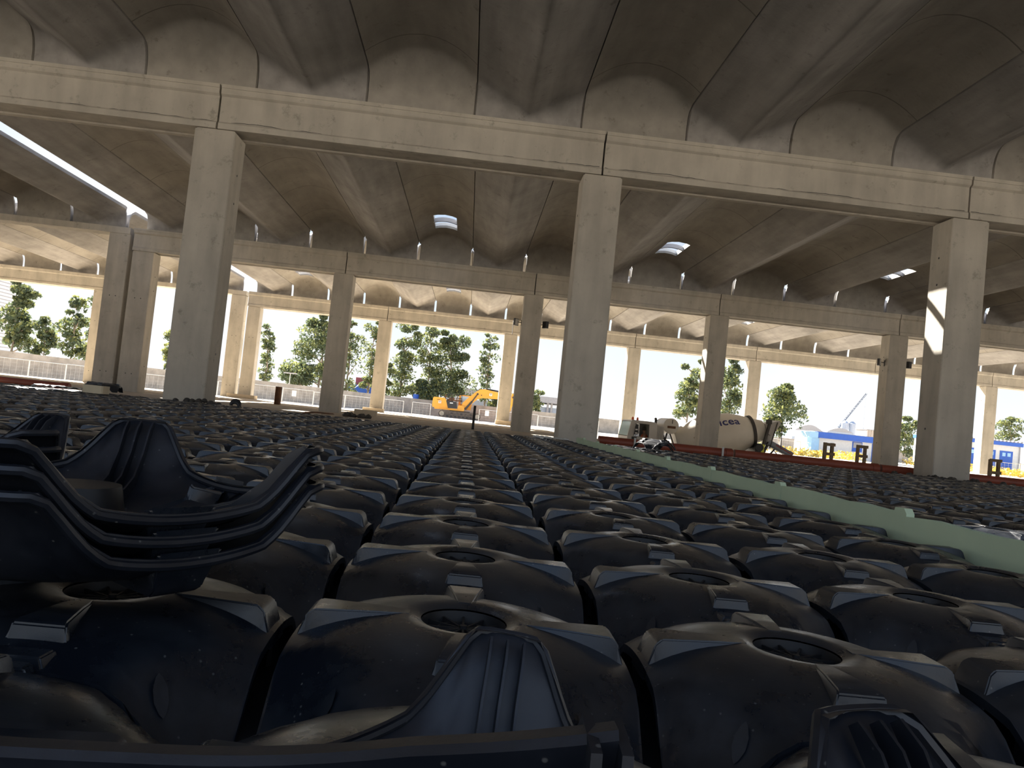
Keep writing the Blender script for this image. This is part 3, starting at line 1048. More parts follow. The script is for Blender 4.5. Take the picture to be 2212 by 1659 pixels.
# hose coil, curved plate, debris
m = MB()
for q in range(3):
    m.tube([(-4.02 + .075 * cos(a * pi / 8), 13.75 + .02 * q, PAD_Z + .115 + .045 * q * .4 + .075 * sin(a * pi / 8)) for a in range(17)], .028, 8)
m.tube([(-3.95, 13.75, PAD_Z + .12), (-3.86, 13.76, PAD_Z + .06), (-3.76, 13.78, PAD_Z + .03)], .026, 8)
tag(m.build('hose_coil', M_BLK, smooth=True, origin=(-4.0, 13.75, PAD_Z)), 'black coiled hose lying beside the left pale grey pipe', 'hose', None, 'thing')
m = MB()
pts = [(-4.25, 0), (-4.25, .06), (-4.15, .13), (-3.95, .15), (-3.55, .15), (-3.50, .12), (-3.90, .12), (-4.12, .09), (-4.2, .04), (-4.2, 0)]
m.prism_y([(a, HALL_Z + b + .05) for a, b in pts], 20.3, 20.9)
m.box(-4.2, -3.5, 20.35, 20.85, HALL_Z, HALL_Z + .06)
tag(m.build('curved_plate', M_RUST, origin=(-3.9, 20.6, HALL_Z)), 'brown curved steel plate at the foot of the dark column', 'plate', None, 'thing')
m = MB()
rr = random.Random(3)
for q in range(14):
    x = -3.9 + rr.uniform(-.4, .4); y = 28 + rr.uniform(-.3, .3); s_ = rr.uniform(.05, .14)
    m.lathe([(0, s_ * .8), (s_ * .6, s_), (s_ * 1.1, s_ * .5), (s_ * 1.3, .01)], (x, y, HALL_Z), (rr.uniform(-.3, .3), rr.uniform(-.3, .3), 1), 6)
tag(m.build('rubble', M_DARKST, origin=(-3.9, 28, HALL_Z)), 'small heap of dark rubble right of the dark column', 'rubble', None, 'stuff')

for bx_, by_, sx_, lb in ((9.62, 15.75, .55, 'dark clods heaped at the left foot of the sun-patched near column'),
                          (10.75, 15.7, .75, 'dark clods heaped at the right foot of the sun-patched near column'),
                          (-5.3, 15.8, .5, 'dark clods at the foot of the left near column')):
    m = MB()
    for q in range(26):
        x = bx_ + rr.uniform(-sx_, sx_); y = by_ + rr.uniform(-.25, .35); s_ = rr.uniform(.03, .085)
        z = PAD_Z + max(0, .10 - abs(x - bx_) * .12) * rr.random()
        m.lathe([(0, s_ * .7), (s_ * .5, s_), (s_ * 1.0, s_ * .6), (s_ * 1.2, .01)], (x, y, z), (rr.uniform(-.4, .4), rr.uniform(-.4, .4), 1), 6)
    tag(m.build('rubble', M_DARKST, origin=(bx_, by_, PAD_Z)), lb, 'rubble', None, 'stuff')

# upright and tipped formers beyond the green boards, white sheet and block at left
TOP = PAD_Z + FH
loose_former(2.93, 12.1, TOP + .005, .35, 'lower of two sunlit formers stacked upright by the red pipe', flip=False, group='pair of formers by the red pipe', with_fins=False)
loose_former(2.97, 12.13, TOP + .036, .37, 'upper of two sunlit formers stacked upright by the red pipe', flip=False, group='pair of formers by the red pipe', with_fins=False)
loose_former(-5.80, 12.75, TOP + .03, .2, 'loose black former lying at the foot of the near touching column pair', flip=False, with_fins=False)
m = MB(); m.bevbox(-5.72, -5.42, 11.9, 12.15, TOP + .002, TOP + .12, .02)
tag(m.build('foam_block', M_BOARD, origin=(-5.57, 12.0, TOP)), 'beige foam block on the formers at left, beside a white sheet', 'block', None, 'thing')
m = MB(); nx, ny = 12, 5
for j in range(ny + 1):
    for i in range(nx + 1):
        m.v.append((-6.35 + .55 * i / nx, 11.7 + .5 * j / ny, TOP + .025 + .03 * abs(sin(i * 1.3 + j * 2.1)) + .012 * rr.random()))
for j in range(ny):
    for i in range(nx): a = j * (nx + 1) + i; m.f.append((a, a + 1, a + nx + 2, a + nx + 1))
tag(m.build('plastic_sheet', M_SHEET, smooth=True, origin=(-6.1, 11.95, TOP)), 'crumpled white plastic sheet lying on the formers at left', 'sheet', None, 'thing')

# posts
def h_post(x, y, z0, z1, w, m_, lb):
    m = MB()
    m.box(x - w / 2, x - w * .36, y - w / 2, y + w / 2, z0, z1); m.box(x + w * .36, x + w / 2, y - w / 2, y + w / 2, z0, z1)
    m.box(x - w * .36, x + w * .36, y - w * .08, y + w * .08, z0, z1)
    return tag(m.build('steel_post', m_, origin=(x, y, z0)), lb, 'post', None, 'thing')
h_post(-9.13, 38.0, HALL_Z + .02, .93, .26, M_RUST, 'short rusty steel post in front of the fence at left')
h_post(.22, 28.0, HALL_Z, .90, .09, M_DARKST, 'short dark steel post in front of the excavator tracks')

def trestle(x, y, w, h, rung, rot, lb):
    t = thing('timber_trestle', lb, 'trestle', (x, y, HALL_Z), (0, 0, rot))
    for s_ in (-1, 1):
        MB().box(s_ * w / 2 - .045, s_ * w / 2 + .045, -.05, .05, 0, h).build('leg', M_WOOD, t)
    for z in rung:
        MB().box(-w / 2 - .08, w / 2 + .08, -.075, -.052, z - .05, z + .05).build('rail', M_WOOD, t)
    MB().box(-w / 2 - .1, w / 2 + .1, -.12, .12, -.0, .04).build('base', M_WOOD, t)
    return t
trestle(12.30, 26, .26, .82, (.44, .76), 0.1, 'timber trestle standing before the white wall, left one')
trestle(13.45, 26, .24, .84, (.48, .80), -0.1, 'timber trestle standing before the grey window of the blue building')
trestle(18.17, 26, .30, .82, (.38, .80), 0.05, 'dark timber trestle in front of the blue doors')

# concrete blocks near the far columns
for x0, x1, y, z1, lb in ((-4.75, -3.85, 33.0, .30, 'low concrete block behind the small heap of rubble'),
                          (1.75, 2.85, 49.2, .34, 'concrete base block at the foot of the pale column crossing the boom'),
                          (-14.9, -13.2, 49.0, .30, 'concrete base block at the foot of the far column pair'),
                          (-6.6, -5.3, 49.3, .30, 'concrete base block at the foot of the slim pale column')):
    m = MB(); m.bevbox(x0, x1, y, y + .7, HALL_Z + .02, z1, .03)
    tag(m.build('concrete_block', M_SLAB, origin=((x0 + x1) / 2, y + .35, HALL_Z)), lb, 'concrete block', None, 'thing')

# floodlights on the middle columns
def floodlight(x, y, z, side, yaw, lb):
    t = thing('floodlight', lb, 'floodlight', (x, y, z))
    b = MB(); b.box(-.02, .02, -.03, .03, -.16, .10); b.bar((0, 0, 0), (side * .16, -.02, 0), .03); b.build('bracket', M_DARKST, t)
    h = MB()
    c, s_ = cos(yaw), sin(yaw)
    vs = []
    for dz, dep in ((-.15, 0), (.15, 0)):
        for a, d_ in ((-.17, -.02), (.17, -.02), (.11, .09), (-.11, .09)):
            vs.append((side * .22 + a * c - d_ * s_, a * s_ + d_ * c, dz))
    h.add(vs, [(0, 1, 2, 3), (7, 6, 5, 4), (0, 4, 5, 1), (1, 5, 6, 2), (2, 6, 7, 3), (3, 7, 4, 0)])
    h.build('housing', M_BLK, t)
    l = MB(); vs = [(side * .22 + a * c + .026 * s_, a * s_ - .026 * c, z_) for a, z_ in ((-.15, -.13), (.15, -.13), (.15, .13), (-.15, .13))]
    l.add(vs, [(0, 1, 2, 3)]); l.build('lens', M_WHT, t, fix=False)
    return t
floodlight(1.875, D2 + .3, 4.72, -1, 1.05, 'floodlight on the left side of the dark column by the excavator boom')
floodlight(2.705, D2 + .3, 4.72, 1, 2.2, 'floodlight on the right side of the dark column by the excavator boom')
floodlight(18.025, D2 + .3, 4.70, -1, .9, 'floodlight on the left side of the dark column by the blue building')
floodlight(18.855, D2 + .3, 4.70, 1, 2.2, 'floodlight on the right side of the dark column by the blue building')

# ------------------------------------------------------------------ perimeter wall and fence
def poly_wall(name, pts, z0, z1, th, m_):
    m = MB()
    for (xa, ya), (xb, yb) in zip(pts, pts[1:]):
        d = Vector((xb - xa, yb - ya, 0)).normalized(); n_ = Vector((-d.y, d.x, 0)) * th
        vs = [(xa, ya, z0), (xb, yb, z0), (xb + n_.x, yb + n_.y, z0), (xa + n_.x, ya + n_.y, z0)]
        vs += [(a, b, z1) for a, b, _ in vs]
        m.add(vs, [(0, 3, 2, 1), (4, 5, 6, 7), (0, 1, 5, 4), (1, 2, 6, 5), (2, 3, 7, 6), (3, 0, 4, 7)])
    return struct(m.build(name, m_))
poly_wall('wall_back', [(-52, 50), (-37.4, 64), (-33.7, 71), (-19.2, 88), (-13.5, 98), (-7.7, 104), (9.6, 106), (21.5, 110), (52, 120), (100, 136)], OUT_Z - .5, 1.72, .3, M_WALL)

fence_line = [(-40.5, 54.0), (-34.23, 59.0), (-31.56, 67.0), (-17.46, 81.0), (-6.3, 87.7)]
fence_line2 = [(1.2, 88.0), (7.97, 86.0), (16.5, 86.0)]
def panel(a, b, lb, sign=None, clamp=False, n=None):
    ax, ay = a; bx, by = b
    L = hypot(bx - ax, by - ay); ang = atan2(by - ay, bx - ax)
    za = ground_z((ax + bx) / 2, (ay + by) / 2)
    t = thing('fence_panel', lb, 'fence panel', (ax, ay, za - .03), (0, 0, ang), 'wire fence panels along the yard')
    f = MB()
    H = 1.48
    f.tube([(0.03, 0, .0), (0.03, 0, H)], .028, 6); f.tube([(L - .03, 0, 0), (L - .03, 0, H)], .028, 6)
    f.tube([(0.03, 0, H), (L - .03, 0, H)], .026, 6); f.tube([(0.03, 0, .12), (L - .03, 0, .12)], .022, 6)
    f.build('frame', M_FENCE, t)
    w = MB()
    k = max(5, int(L / .42))
    for q in range(1, k): w.box(L * q / k - .003, L * q / k + .003, -.003, .003, .12, H)
    for q in range(1, 5): w.box(.03, L - .03, -.003, .003, .12 + (H - .12) * q / 5 - .003, .12 + (H - .12) * q / 5 + .003)
    w.build('mesh', M_FENCE, t)
    ft = MB(); ft.box(-.12, .12, -.3, .3, 0, .10); ft.build('foot', M_SLAB, t)
    if clamp: lab(MB().box(-.05, .12, -.05, .02, 1.1, 1.5).build('clamp', mat('green clamp', (.1, .45, .2)), t), 'green clamp')
    return t
def along(pts, step):
    out = []; rest = 0
    for (xa, ya), (xb, yb) in zip(pts, pts[1:]):
        L = hypot(xb - xa, yb - ya); s_ = rest
        while s_ < L:
            out.append((xa + (xb - xa) * s_ / L, ya + (yb - ya) * s_ / L)); s_ += step
        rest = s_ - L
    return out
fp = along(fence_line, 3.45)
for q in range(len(fp) - 1):
    panel(fp[q], fp[q + 1], 'wire fence panel before the concrete wall, %s from the left along the yard' % nth(q + 1), clamp=(q == 9))
panel((-6.3, 87.7), (-4.2, 87.9), 'narrow wire fence gate panel immediately left of the excavator')
fp = along(fence_line2, 3.4)
for q in range(len(fp) - 1):
    panel(fp[q], fp[q + 1], 'wire fence panel right of the excavator, %s from it' % nth(q + 1))
for q, (a, b) in enumerate((((29.2, 75), (31.0, 76)), ((31.0, 76), (34.2, 78.5)), ((58.2, 84), (61.6, 84)), ((61.6, 84), (65, 84)))):
    panel(a, b, ['short wire fence panel just right of the mixer chute', 'wire fence panel touching the light blue pillar of the building',
                 'wire fence panel before the blue doors, left one', 'wire fence panel before the blue doors, right one'][q])
for x, y, lb in ((-17.7, 80.2, 'small white notice on the fence behind the rusty post'), (2.1, 87.6, 'small white notice on the fence right of the excavator')):
    m = MB(); m.box(x - .22, x + .22, y - .05, y - .03, .44, 1.02)
    tag(m.build('notice_board', M_WHT, origin=(x, y, .7)), lb, 'notice', None, 'thing')

# street lamp behind the fence
t = thing('street_lamp', 'thin grey street lamp with a flat head behind the rusty post', 'street lamp', (-21.0, 92, OUT_Z))
m = MB(); m.tube([(0, 0, 0), (0, 0, 3.3)], [.06, .04], 8); m.build('pole', M_FENCE, t)
m = MB(); m.box(-.75, .75, -.15, .15, 3.28, 3.40); m.build('head', M_GREYR, t)

# ------------------------------------------------------------------ trees
def tree(name, x, y, ztop, zbot, w, lb, n=1100, bright=.35, trunk_lean=0.0, leaf=.21, group='trees beyond the yard', blobs=None):
    rd = random.Random(int(x * 10 + y * 7 + ztop * 31))
    z0 = ground_z(x, y)
    t = thing(name, lb, 'tree' if 'tree' in name else 'shrub', (x, y, z0), None, group)
    hh = ztop - zbot
    tr = MB()
    top = ztop - z0 - hh * .15
    path = [(0, 0, -.1), (trunk_lean * .2, 0, top * .25), (trunk_lean * .5 + .1, .05, top * .5), (trunk_lean * .8 - .05, 0, top * .75), (trunk_lean, 0, top)]
    r0 = max(.07, .018 * (ztop - z0))
    tr.tube(path, [r0, r0 * .85, r0 * .65, r0 * .4, r0 * .15], 7)
    bl = []
    n = int(n * 1.9)
    nb = blobs or max(9, int(hh / w * 10))
    for q in range(nb):
        f = (q + .5) / nb
        zz = zbot - z0 + hh * f
        ww = w / 2 * (.55 + .6 * sin(pi * min(1, f * .9 + .12))) * rd.uniform(.6, 1.1)
        a = rd.uniform(0, 2 * pi)
        off = rd.uniform(.1, .75) * w / 2
        bl.append((trunk_lean * f + off * cos(a), off * .8 * sin(a), zz + rd.uniform(-.06, .06) * hh, max(.4, ww * rd.uniform(.40, .80)), rd.uniform(.5, .9)))
    for bx, by, bz, br, sq in bl[::2]:
        f = max(.15, min(.9, (bz - .4) / max(.5, top)))
        tr.tube([(trunk_lean * f * .8, 0, max(.3, bz - br * .8)), (bx * .6, by * .6, bz - br * .2), (bx, by, bz + br * .3)], [r0 * .45, r0 * .3, r0 * .1], 5)
    tr.build('trunk', M_TRUNK, t, smooth=True)
    for nm, mt, share in (('foliage', M_LEAFA, 1 - bright), ('sunlit_tone_foliage', M_LEAFB, bright)):
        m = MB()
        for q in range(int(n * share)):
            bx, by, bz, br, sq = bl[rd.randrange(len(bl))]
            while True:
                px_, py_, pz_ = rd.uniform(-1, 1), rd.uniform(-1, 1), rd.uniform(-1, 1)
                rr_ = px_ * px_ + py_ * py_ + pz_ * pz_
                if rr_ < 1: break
            if nm == 'sunlit_tone_foliage' and pz_ < 0: pz_ = -pz_ * .8  # lighter leaves kept to clump tops, painting in the sun
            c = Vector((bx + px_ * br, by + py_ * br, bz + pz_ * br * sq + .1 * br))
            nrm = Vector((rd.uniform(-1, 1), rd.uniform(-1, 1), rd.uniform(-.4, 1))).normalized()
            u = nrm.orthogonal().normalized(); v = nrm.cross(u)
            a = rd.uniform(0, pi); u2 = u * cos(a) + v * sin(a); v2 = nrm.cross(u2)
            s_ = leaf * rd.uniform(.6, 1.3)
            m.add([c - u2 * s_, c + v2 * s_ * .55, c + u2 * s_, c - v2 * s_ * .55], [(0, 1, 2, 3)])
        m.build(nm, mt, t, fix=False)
    return t
tree('tree', -41.1, 72, 8.1, 2.0, 3.8, 'dark leafy tree before the white striped building at far left', 1500)
tree('tree', -38.9, 73, 5.1, 1.8, 2.0, 'small thin tree right of the leftmost big tree', 500)
tree('tree', -38.4, 77, 7.6, 1.7, 2.8, 'slender loose tree above the wall, left of the near column pair', 800)
tree('tree', -36.9, 78.5, 8.4, 1.7, 3.0, 'tall loose tree touching the near column pair on its left', 1200)
tree('tree', -33.9, 90, 6.2, 1.6, 3.2, 'yellow-green tree seen between the near column pair and the nearest column', 900, .6)
tree('tree', -25.9, 100, 8.8, 1.8, 2.4, 'thin dark tree right of the far column pair', 600)
tree('tree', -21.9, 102, 4.2, 1.7, 5.4, 'low wide bushy tree behind the street lamp', 1500)
tree('tree', -20.3, 106, 12.2, 2.2, 6.4, 'tall dark spreading tree, its right side behind the dark column', 3200)
tree('tree', -17.0, 108, 11.8, 1.6, 4.0, 'tall sparse tree peeking right of the dark column', 1000)
tree('tree', -14.2, 110, 11.6, 2.0, 3.6, 'tall light green tree left of the slim pale column', 1000, .5)
tree('tree', -11.8, 107, 6.0, 1.7, 3.6, 'dense yellow-green conical tree right of the slim pale column', 1800, .75)
tree('tree', -9.9, 111, 12.0, 1.8, 4.6, 'tall tree behind the conical yellow-green one', 1900, .4)
tree('tree', -6.2, 112, 12.2, 2.0, 5.0, 'tall airy tree with golden top behind the blue barrel', 1700, .5)
tree('tree', -2.3, 112, 12.2, 2.2, 5.4, 'tall dense dark tree above the excavator body', 3200, .3, -1.2)
tree('tree', 2.2, 112, 12.0, 2.6, 3.0, 'tall slim tree above the excavator boom', 900, .25)
tree('bush', -5.2, 109, 4.2, 1.5, 5.6, 'dark green bush behind the excavator body', 1600, .25)
tree('tree', 9.6, 112, 4.6, 1.4, 2.4, 'small tree just right of the dark column by the boom', 600)
tree('tree', 24.3, 86, 8.7, 2.4, 3.4, 'upright tree left of the column before the mixer drum', 1500, .4)
tree('tree', 29.6, 88, 9.8, 2.2, 4.0, 'tall tree right of the column before the mixer drum', 1400, .35)
tree('tree', 37.4, 92, 7.5, 2.0, 5.4, 'wide rounded tree above the mixer chute', 2200, .5)
tree('bush', 34.5, 96, 3.2, .6, 4.5, 'bush under the wide tree behind the mixer hopper', 900, .3)
tree('tree', 66.6, 116, 6.6, 1.0, 4.6, 'rounded tree between the blue building and the right near column', 1500, .4)
tree('tree', 90.5, 126, 9.0, 1.5, 5.0, 'tree beyond the building with blue doors at the right edge', 1300, .45)
tree('bush', 4.2, 109, 3.1, 1.4, 3.8, 'bush under the excavator boom', 900, .4)


# ------------------------------------------------------------------ concrete mixer truck (near side at y = 39)
GZ = PIT_Z
tk = thing('mixer_truck', 'cream concrete mixer truck with dark blue lettering on its drum', 'mixer truck', (11.5, 40.2, GZ))
def rel(b, name, mt, parent, org, **k):
    return b.build(name, mt, parent, origin=org, **k)
TO = (11.5, 40.2, GZ)
# cab: shell with open window holes
cb = MB()
yn, yf = 39.02, 41.40
side = [(7.66, -.95), (7.62, .28), (7.64, .34), (7.90, 1.04), (8.00, 1.12), (9.45, 1.10), (9.56, 1.00), (9.58, -.95)]
win = [(8.50, .30), (8.52, .88), (8.60, .96), (9.14, .94), (9.18, .45), (8.80, .33)]
for y0_, y1_ in ((yn, yn + .06), (yf - .06, yf)):
    cb.prism_y([(7.66, -.95), (9.58, -.95), (9.58, .30), (7.62, .30)], y0_, y1_)             # door panel and flank
    cb.prism_y([(7.62, .30), (8.26, .30), (8.42, .98), (8.40, 1.12), (8.00, 1.12), (7.90, 1.04)], y0_, y1_)   # front pillar
    cb.prism_y([(9.18, .30), (9.58, .30), (9.56, 1.00), (9.45, 1.10), (9.14, 1.12)], y0_, y1_)  # rear pillar
    cb.prism_y([(8.40, .97), (9.16, .97), (9.14, 1.12), (8.40, 1.12)], y0_, y1_)
cb.prism_y([(7.95, 1.06), (8.02, 1.12), (9.45, 1.10), (9.56, 1.00), (9.50, 1.02), (9.42, 1.05), (8.05, 1.06)], yn + .06, yf - .06)
cb.box(9.50, 9.56, yn + .06, yf - .06, -.95, 1.0)
cb.box(7.64, 7.72, yn + .06, yf - .06, -.95, .28)
cb.box(7.7, 9.5, yn + .06, yf - .06, -.95, -.85)
def nose(m):
    m.v = [((8.5 - (8.5 - x) * .48) if x < 8.5 else x, y, z) for x, y, z in m.v]
    return m
nose(cb)
cab = rel(cb, 'cab', M_TRUCKG, tk, TO)
def sub(b, name, mt, parent, org=TO, **k):
    return b.build(name, mt, parent, origin=org, **k)
w = MB(); w.add([(7.63, yn + .10, .31), (7.63, yf - .10, .31), (7.91, yf - .12, 1.03), (7.91, yn + .12, 1.03),
                 (7.66, yn + .10, .31), (7.66, yf - .10, .31), (7.94, yf - .12, 1.03), (7.94, yn + .12, 1.03)],
                [(0, 1, 2, 3), (7, 6, 5, 4), (0, 4, 5, 1), (1, 5, 6, 2), (2, 6, 7, 3), (3, 7, 4, 0)])
nose(w)
lab(sub(w, 'windscreen', M_GLASS, cab), 'pale blue slanted windscreen')
w = MB(); w.prism_y(win, yn + .02, yn + .035); sub(w, 'side_window', M_CABGL, cab)
w = MB(); w.prism_y([(x + (.02 if x < 8.9 else -.02), z) for x, z in win], yf - .05, yf - .04); sub(w, 'side_window', M_CABDARK, cab)
w = MB(); w.prism_y([(8.28, -.6), (8.52, -.6), (8.56, .28), (8.30, .28)], yn - .012, yn + .005); lab(sub(w, 'door_recess', M_BLK, cab), 'dark step recess behind the mirror')
w = MB(); w.bar((8.46, yn - .01, .95), (8.46, yn - .16, .80), .03); w.box(8.40, 8.54, yn - .22, yn - .12, .40, .80)
lab(sub(w, 'mirror', M_BLK, cab), 'black side mirror')
w = MB(); w.box(8.41, 8.53, yn - .235, yn - .22, .62, .68); w.box(8.41, 8.53, yn - .235, yn - .22, .44, .50); sub(w, 'mirror_edge', M_WHT, cab)
w = MB(); w.box(9.05, 9.20, yn - .01, yn + .0, -.02, .10); w.prism_y([(9.0, -.02), (9.2, -.02), (9.18, .08), (9.06, .1)], yn - .014, yn); sub(w, 'door_handle', M_WHT, cab)
for x in (8.33, 8.58):
    b = MB(); b.lathe([(0, .055), (.03, .06), (.10, .055), (.15, .03), (.16, .005)], (x, 39.3, 1.12), (0, 0, 1), 12)
    lab(sub(b, 'beacon', M_ORNG, cab, smooth=True), 'orange roof beacon')
b = MB(); b.box(9.62, 9.95, yn + .1, yf - .1, -.9, .95); 
for q in range(5): b.box(9.60 + .07 * q, 9.63 + .07 * q, yn + .06, yn + .1, -.85, .9)
sub(b, 'rear_panel', M_TRUCKG, tk)
b = MB(); b.tube([(9.50, 39.2, -.3), (9.50, 39.2, 1.22), (9.50, 39.3, 1.30)], .07, 10); lab(sub(b, 'exhaust', M_DARKST, tk, smooth=True, auto=50), 'dark upright exhaust')
# water tank across the chassis
b = MB(); b.lathe([(0, .05), (.01, .34), (.06, .40), (1.9, .40), (1.96, .34), (1.97, .05)], (10.28, 39.05, 1.0), (0, 1, 0), 32)
tank = sub(b, 'water_tank', M_TRUCK, tk, smooth=True, auto=40)
b = MB(); b.box(10.08, 10.50, 39.035, 39.047, .88, 1.0); lab(sub(b, 'tank_label', M_RUST, tank), 'dark brown label bar')
b = MB(); b.box(10.30, 10.33, 39.02, 39.045, 1.12, 1.32); sub(b, 'handle', M_DARKST, tank)
b = MB(); b.bar((10.20, 39.5, .62), (9.95, 39.3, -.5), .06); b.bar((10.30, 39.3, .62), (10.75, 39.2, -.45), .07); b.bar((10.3, 40.8, .62), (10.75, 40.9, -.45), .07)
sub(b, 'tank_bracket', M_DARKST, tk)
b = MB(); b.box(9.72, 9.98, 39.3, 39.5, .12, .40); b.lathe([(0, .12), (.2, .12)], (9.85, 39.25, .25), (0, 1, 0), 12)
lab(sub(b, 'pump', M_ORNG, tk), 'bright orange pump behind the cab')
b = MB()
for q in range(5):
    b.tube([(9.75 + .1 * q, 39.3, .7 - .1 * q), (9.9 + .09 * q, 39.25, .1), (10.1 + .1 * q, 39.4, -.3), (10.3, 39.5, -.5)], .03, 6)
sub(b, 'hose', M_BLK, tk)
# drum
axd = Vector((1, 0, .24)).normalized()
drum_c = Vector((13.0, 40.2, .72))
prof = [(-2.30, .30), (-2.28, .58), (-2.1, .66), (-1.6, .86), (-1.0, 1.06), (-.8, 1.12), (-.5, 1.15), (.55, 1.15), (.75, 1.12), (1.2, .98), (1.75, .78), (2.2, .60), (2.45, .52), (2.46, .40), (2.2, .38)]
b = MB(); b.lathe(prof, drum_c, axd, 48)
drum = sub(b, 'drum', M_TRUCK, tk, smooth=True, auto=35)
b = MB(); b.lathe([(1.72, .79), (1.72, .86), (1.86, .86), (1.86, .735)], drum_c, axd, 48); lab(sub(b, 'drum_ring', M_DARKST, drum, smooth=True, auto=35), 'dark steel running ring')
for t_ in (-1.45, -1.2):
    b = MB(); c_ = drum_c + axd * t_; b.lathe([(0, .045), (.03, .03)], (c_.x, c_.y - (.93 if t_ < -1.3 else 1.0), c_.z + (.15 if t_ < -1.3 else -.3)), (0, -1, 0), 8); sub(b, 'drum_bolt', M_RUST, drum)
# lettering wrapped on the drum
cu = bpy.data.curves.new('lettering', 'FONT'); cu.body = 'icea'; cu.size = .62; cu.offset = .012; cu.space_character = 1.05
to = bpy.data.objects.new('lettering_tmp', cu); C.objects.link(to)
dg = bpy.context.evaluated_depsgraph_get(); dg.update()
tm = bpy.data.meshes.new_from_object(to.evaluated_get(dg))
bpy.data.objects.remove(to)
bm = bmesh.new(); bm.from_mesh(tm)
bmesh.ops.triangulate(bm, faces=bm.faces)
bmesh.ops.subdivide_edges(bm, edges=bm.edges, cuts=1)
def drum_r(t):
    for (a, ra), (b_, rb) in zip(prof, prof[1:]):
        if a <= t <= b_: return ra + (rb - ra) * (t - a) / max(1e-6, b_ - a)
    return 1.0
sidev = Vector((0, -1, 0)); upv = axd.cross(sidev) * -1
if upv.z < 0: upv = -upv
for v in bm.verts:
    t_ = -.06 + v.co.x * 1.08
    ang_ = .52 + v.co.y * .86
    r_ = drum_r(t_) + .008
    p = drum_c + axd * t_ + (sidev * cos(ang_) + upv * sin(ang_)) * r_
    v.co = p - Vector(TO)
bm.to_mesh(tm); bm.free()
tm.name = 'lettering'; tm.materials.clear(); tm.materials.append(M_NAVY)
lab(put('lettering', tm, drum), 'dark blue letters icea')
# rear hopper, stand, chute
b = MB()
b.prism_y([(15.35, 1.62), (16.05, 1.86), (16.12, 1.70), (15.85, 1.20), (15.65, 1.05), (15.45, 1.15)], 39.6, 40.8)
b.prism_y([(15.55, 1.05), (15.85, 1.15), (15.80, .55), (15.60, .50)], 39.75, 40.65)
sub(b, 'hopper', M_TRUCKG, tk)
b = MB(); b.bar((15.0, 39.45, -.6), (15.5, 39.55, 1.60), .12); b.bar((15.0, 40.95, -.6), (15.5, 40.85, 1.60), .12); b.bar((15.5, 39.5, 1.6), (15.5, 40.9, 1.6), .12); b.bar((15.9, 39.5, 1.75), (15.6, 39.5, .4), .05)
b.tube([(16.1, 39.4, 1.8), (16.15, 39.4, .4)], .02, 6); b.box(15.28, 15.55, 39.35, 39.5, 1.62, 1.85)
sub(b, 'rear_frame', M_DARKST, tk)
b = MB(); b.box(14.75, 15.25, 39.25, 41.1, -.75, .35); b.lathe([(0, .2), (.3, .2)], (14.95, 39.15, .38), (0, 1, 0), 14); sub(b, 'drum_roller', M_BLK, tk)
def uchute(p0, p1, w_, h_):
    p0, p1 = Vector(p0), Vector(p1); d = (p1 - p0).normalized(); n_ = Vector((0, 1, 0)); u_ = n_.cross(d)
    if u_.z < 0: u_ = -u_
    m = MB()
    prof_ = [(-w_ / 2, h_), (-w_ / 2, .0), (-w_ * .3, -h_ * .35), (w_ * .3, -h_ * .35), (w_ / 2, 0), (w_ / 2, h_), (w_ / 2 - .03, h_), (w_ / 2 - .03, .02), (w_ * .28, -h_ * .25), (-w_ * .28, -h_ * .25), (-w_ / 2 + .03, .02), (-w_ / 2 + .03, h_)]
    vs = [p + n_ * a + u_ * c for p in (p0, p1) for a, c in prof_]
    k = len(prof_)
    m.add(vs, [tuple(range(k - 1, -1, -1)), tuple(range(k, 2 * k))] + [(i, (i + 1) % k, k + (i + 1) % k, k + i) for i in range(k)])
    return m, p0, p1, u_
m, p0, p1, u_ = uchute((15.50, 39.75, .62), (16.72, 39.55, .08), .5, .22)
ch = sub(m, 'chute', M_CRANE, tk)
m = MB(); q0 = p0.lerp(p1, .28) + Vector((0, -.262, 0)) + u_ * .13; q1 = p0.lerp(p1, .97) + Vector((0, -.262, 0)) + u_ * .10
m.bar(q0, q1, .012, .05); lab(sub(m, 'chute_stripe', M_REDC, ch), 'red stripe along the chute')
m = MB(); m.bar((15.1, 39.6, -.5), (15.6, 39.7, .7), .10); m.bar((15.3, 39.6, -.4), (15.9, 39.62, .35), .07); sub(m, 'chute_arm', M_DARKST, tk)
m = MB(); m.tube([(15.75, 39.4, .35), (15.95, 39.38, .12), (15.9, 39.4, -.05), (15.7, 39.45, .0)], .025, 6); sub(m, 'chute_hose', M_BLK, tk)
m = MB(); m.box(15.06, 15.20, 39.2, 39.3, .1, .55); lab(sub(m, 'side_marker', mat('hi-vis yellow', (.75, .75, .08)), tk), 'yellow marker plate beside the chute')
m = MB(); m.box(8.2, 16.0, 39.75, 39.87, -1.15, -.85); m.box(8.2, 16.0, 40.55, 40.67, -1.15, -.85); m.box(9.9, 15.6, 39.2, 41.2, -.88, -.80); m.box(14.9, 15.9, 39.1, 41.3, -.45, -.32)
sub(m, 'chassis', M_DARKST, tk)
for x in (8.82, 10.0, 13.4, 14.75):
    for y_ in (39.05, 41.05):
        m = MB(); m.lathe([(0, .2), (.0, .46), (.04, .5), (.26, .5), (.30, .46), (.30, .2)], (x, y_, GZ + .5), (0, 1, 0), 28)
        wh = sub(m, 'wheel', M_TYRE, tk, smooth=True, auto=40)
        m = MB(); m.lathe([(-.01, .05), (-.01, .27), (.03, .28), (.28, .28), (.31, .26), (.31, .05)], (x, y_, GZ + .5), (0, 1, 0), 20); sub(m, 'hub', M_TRUCKG, wh)
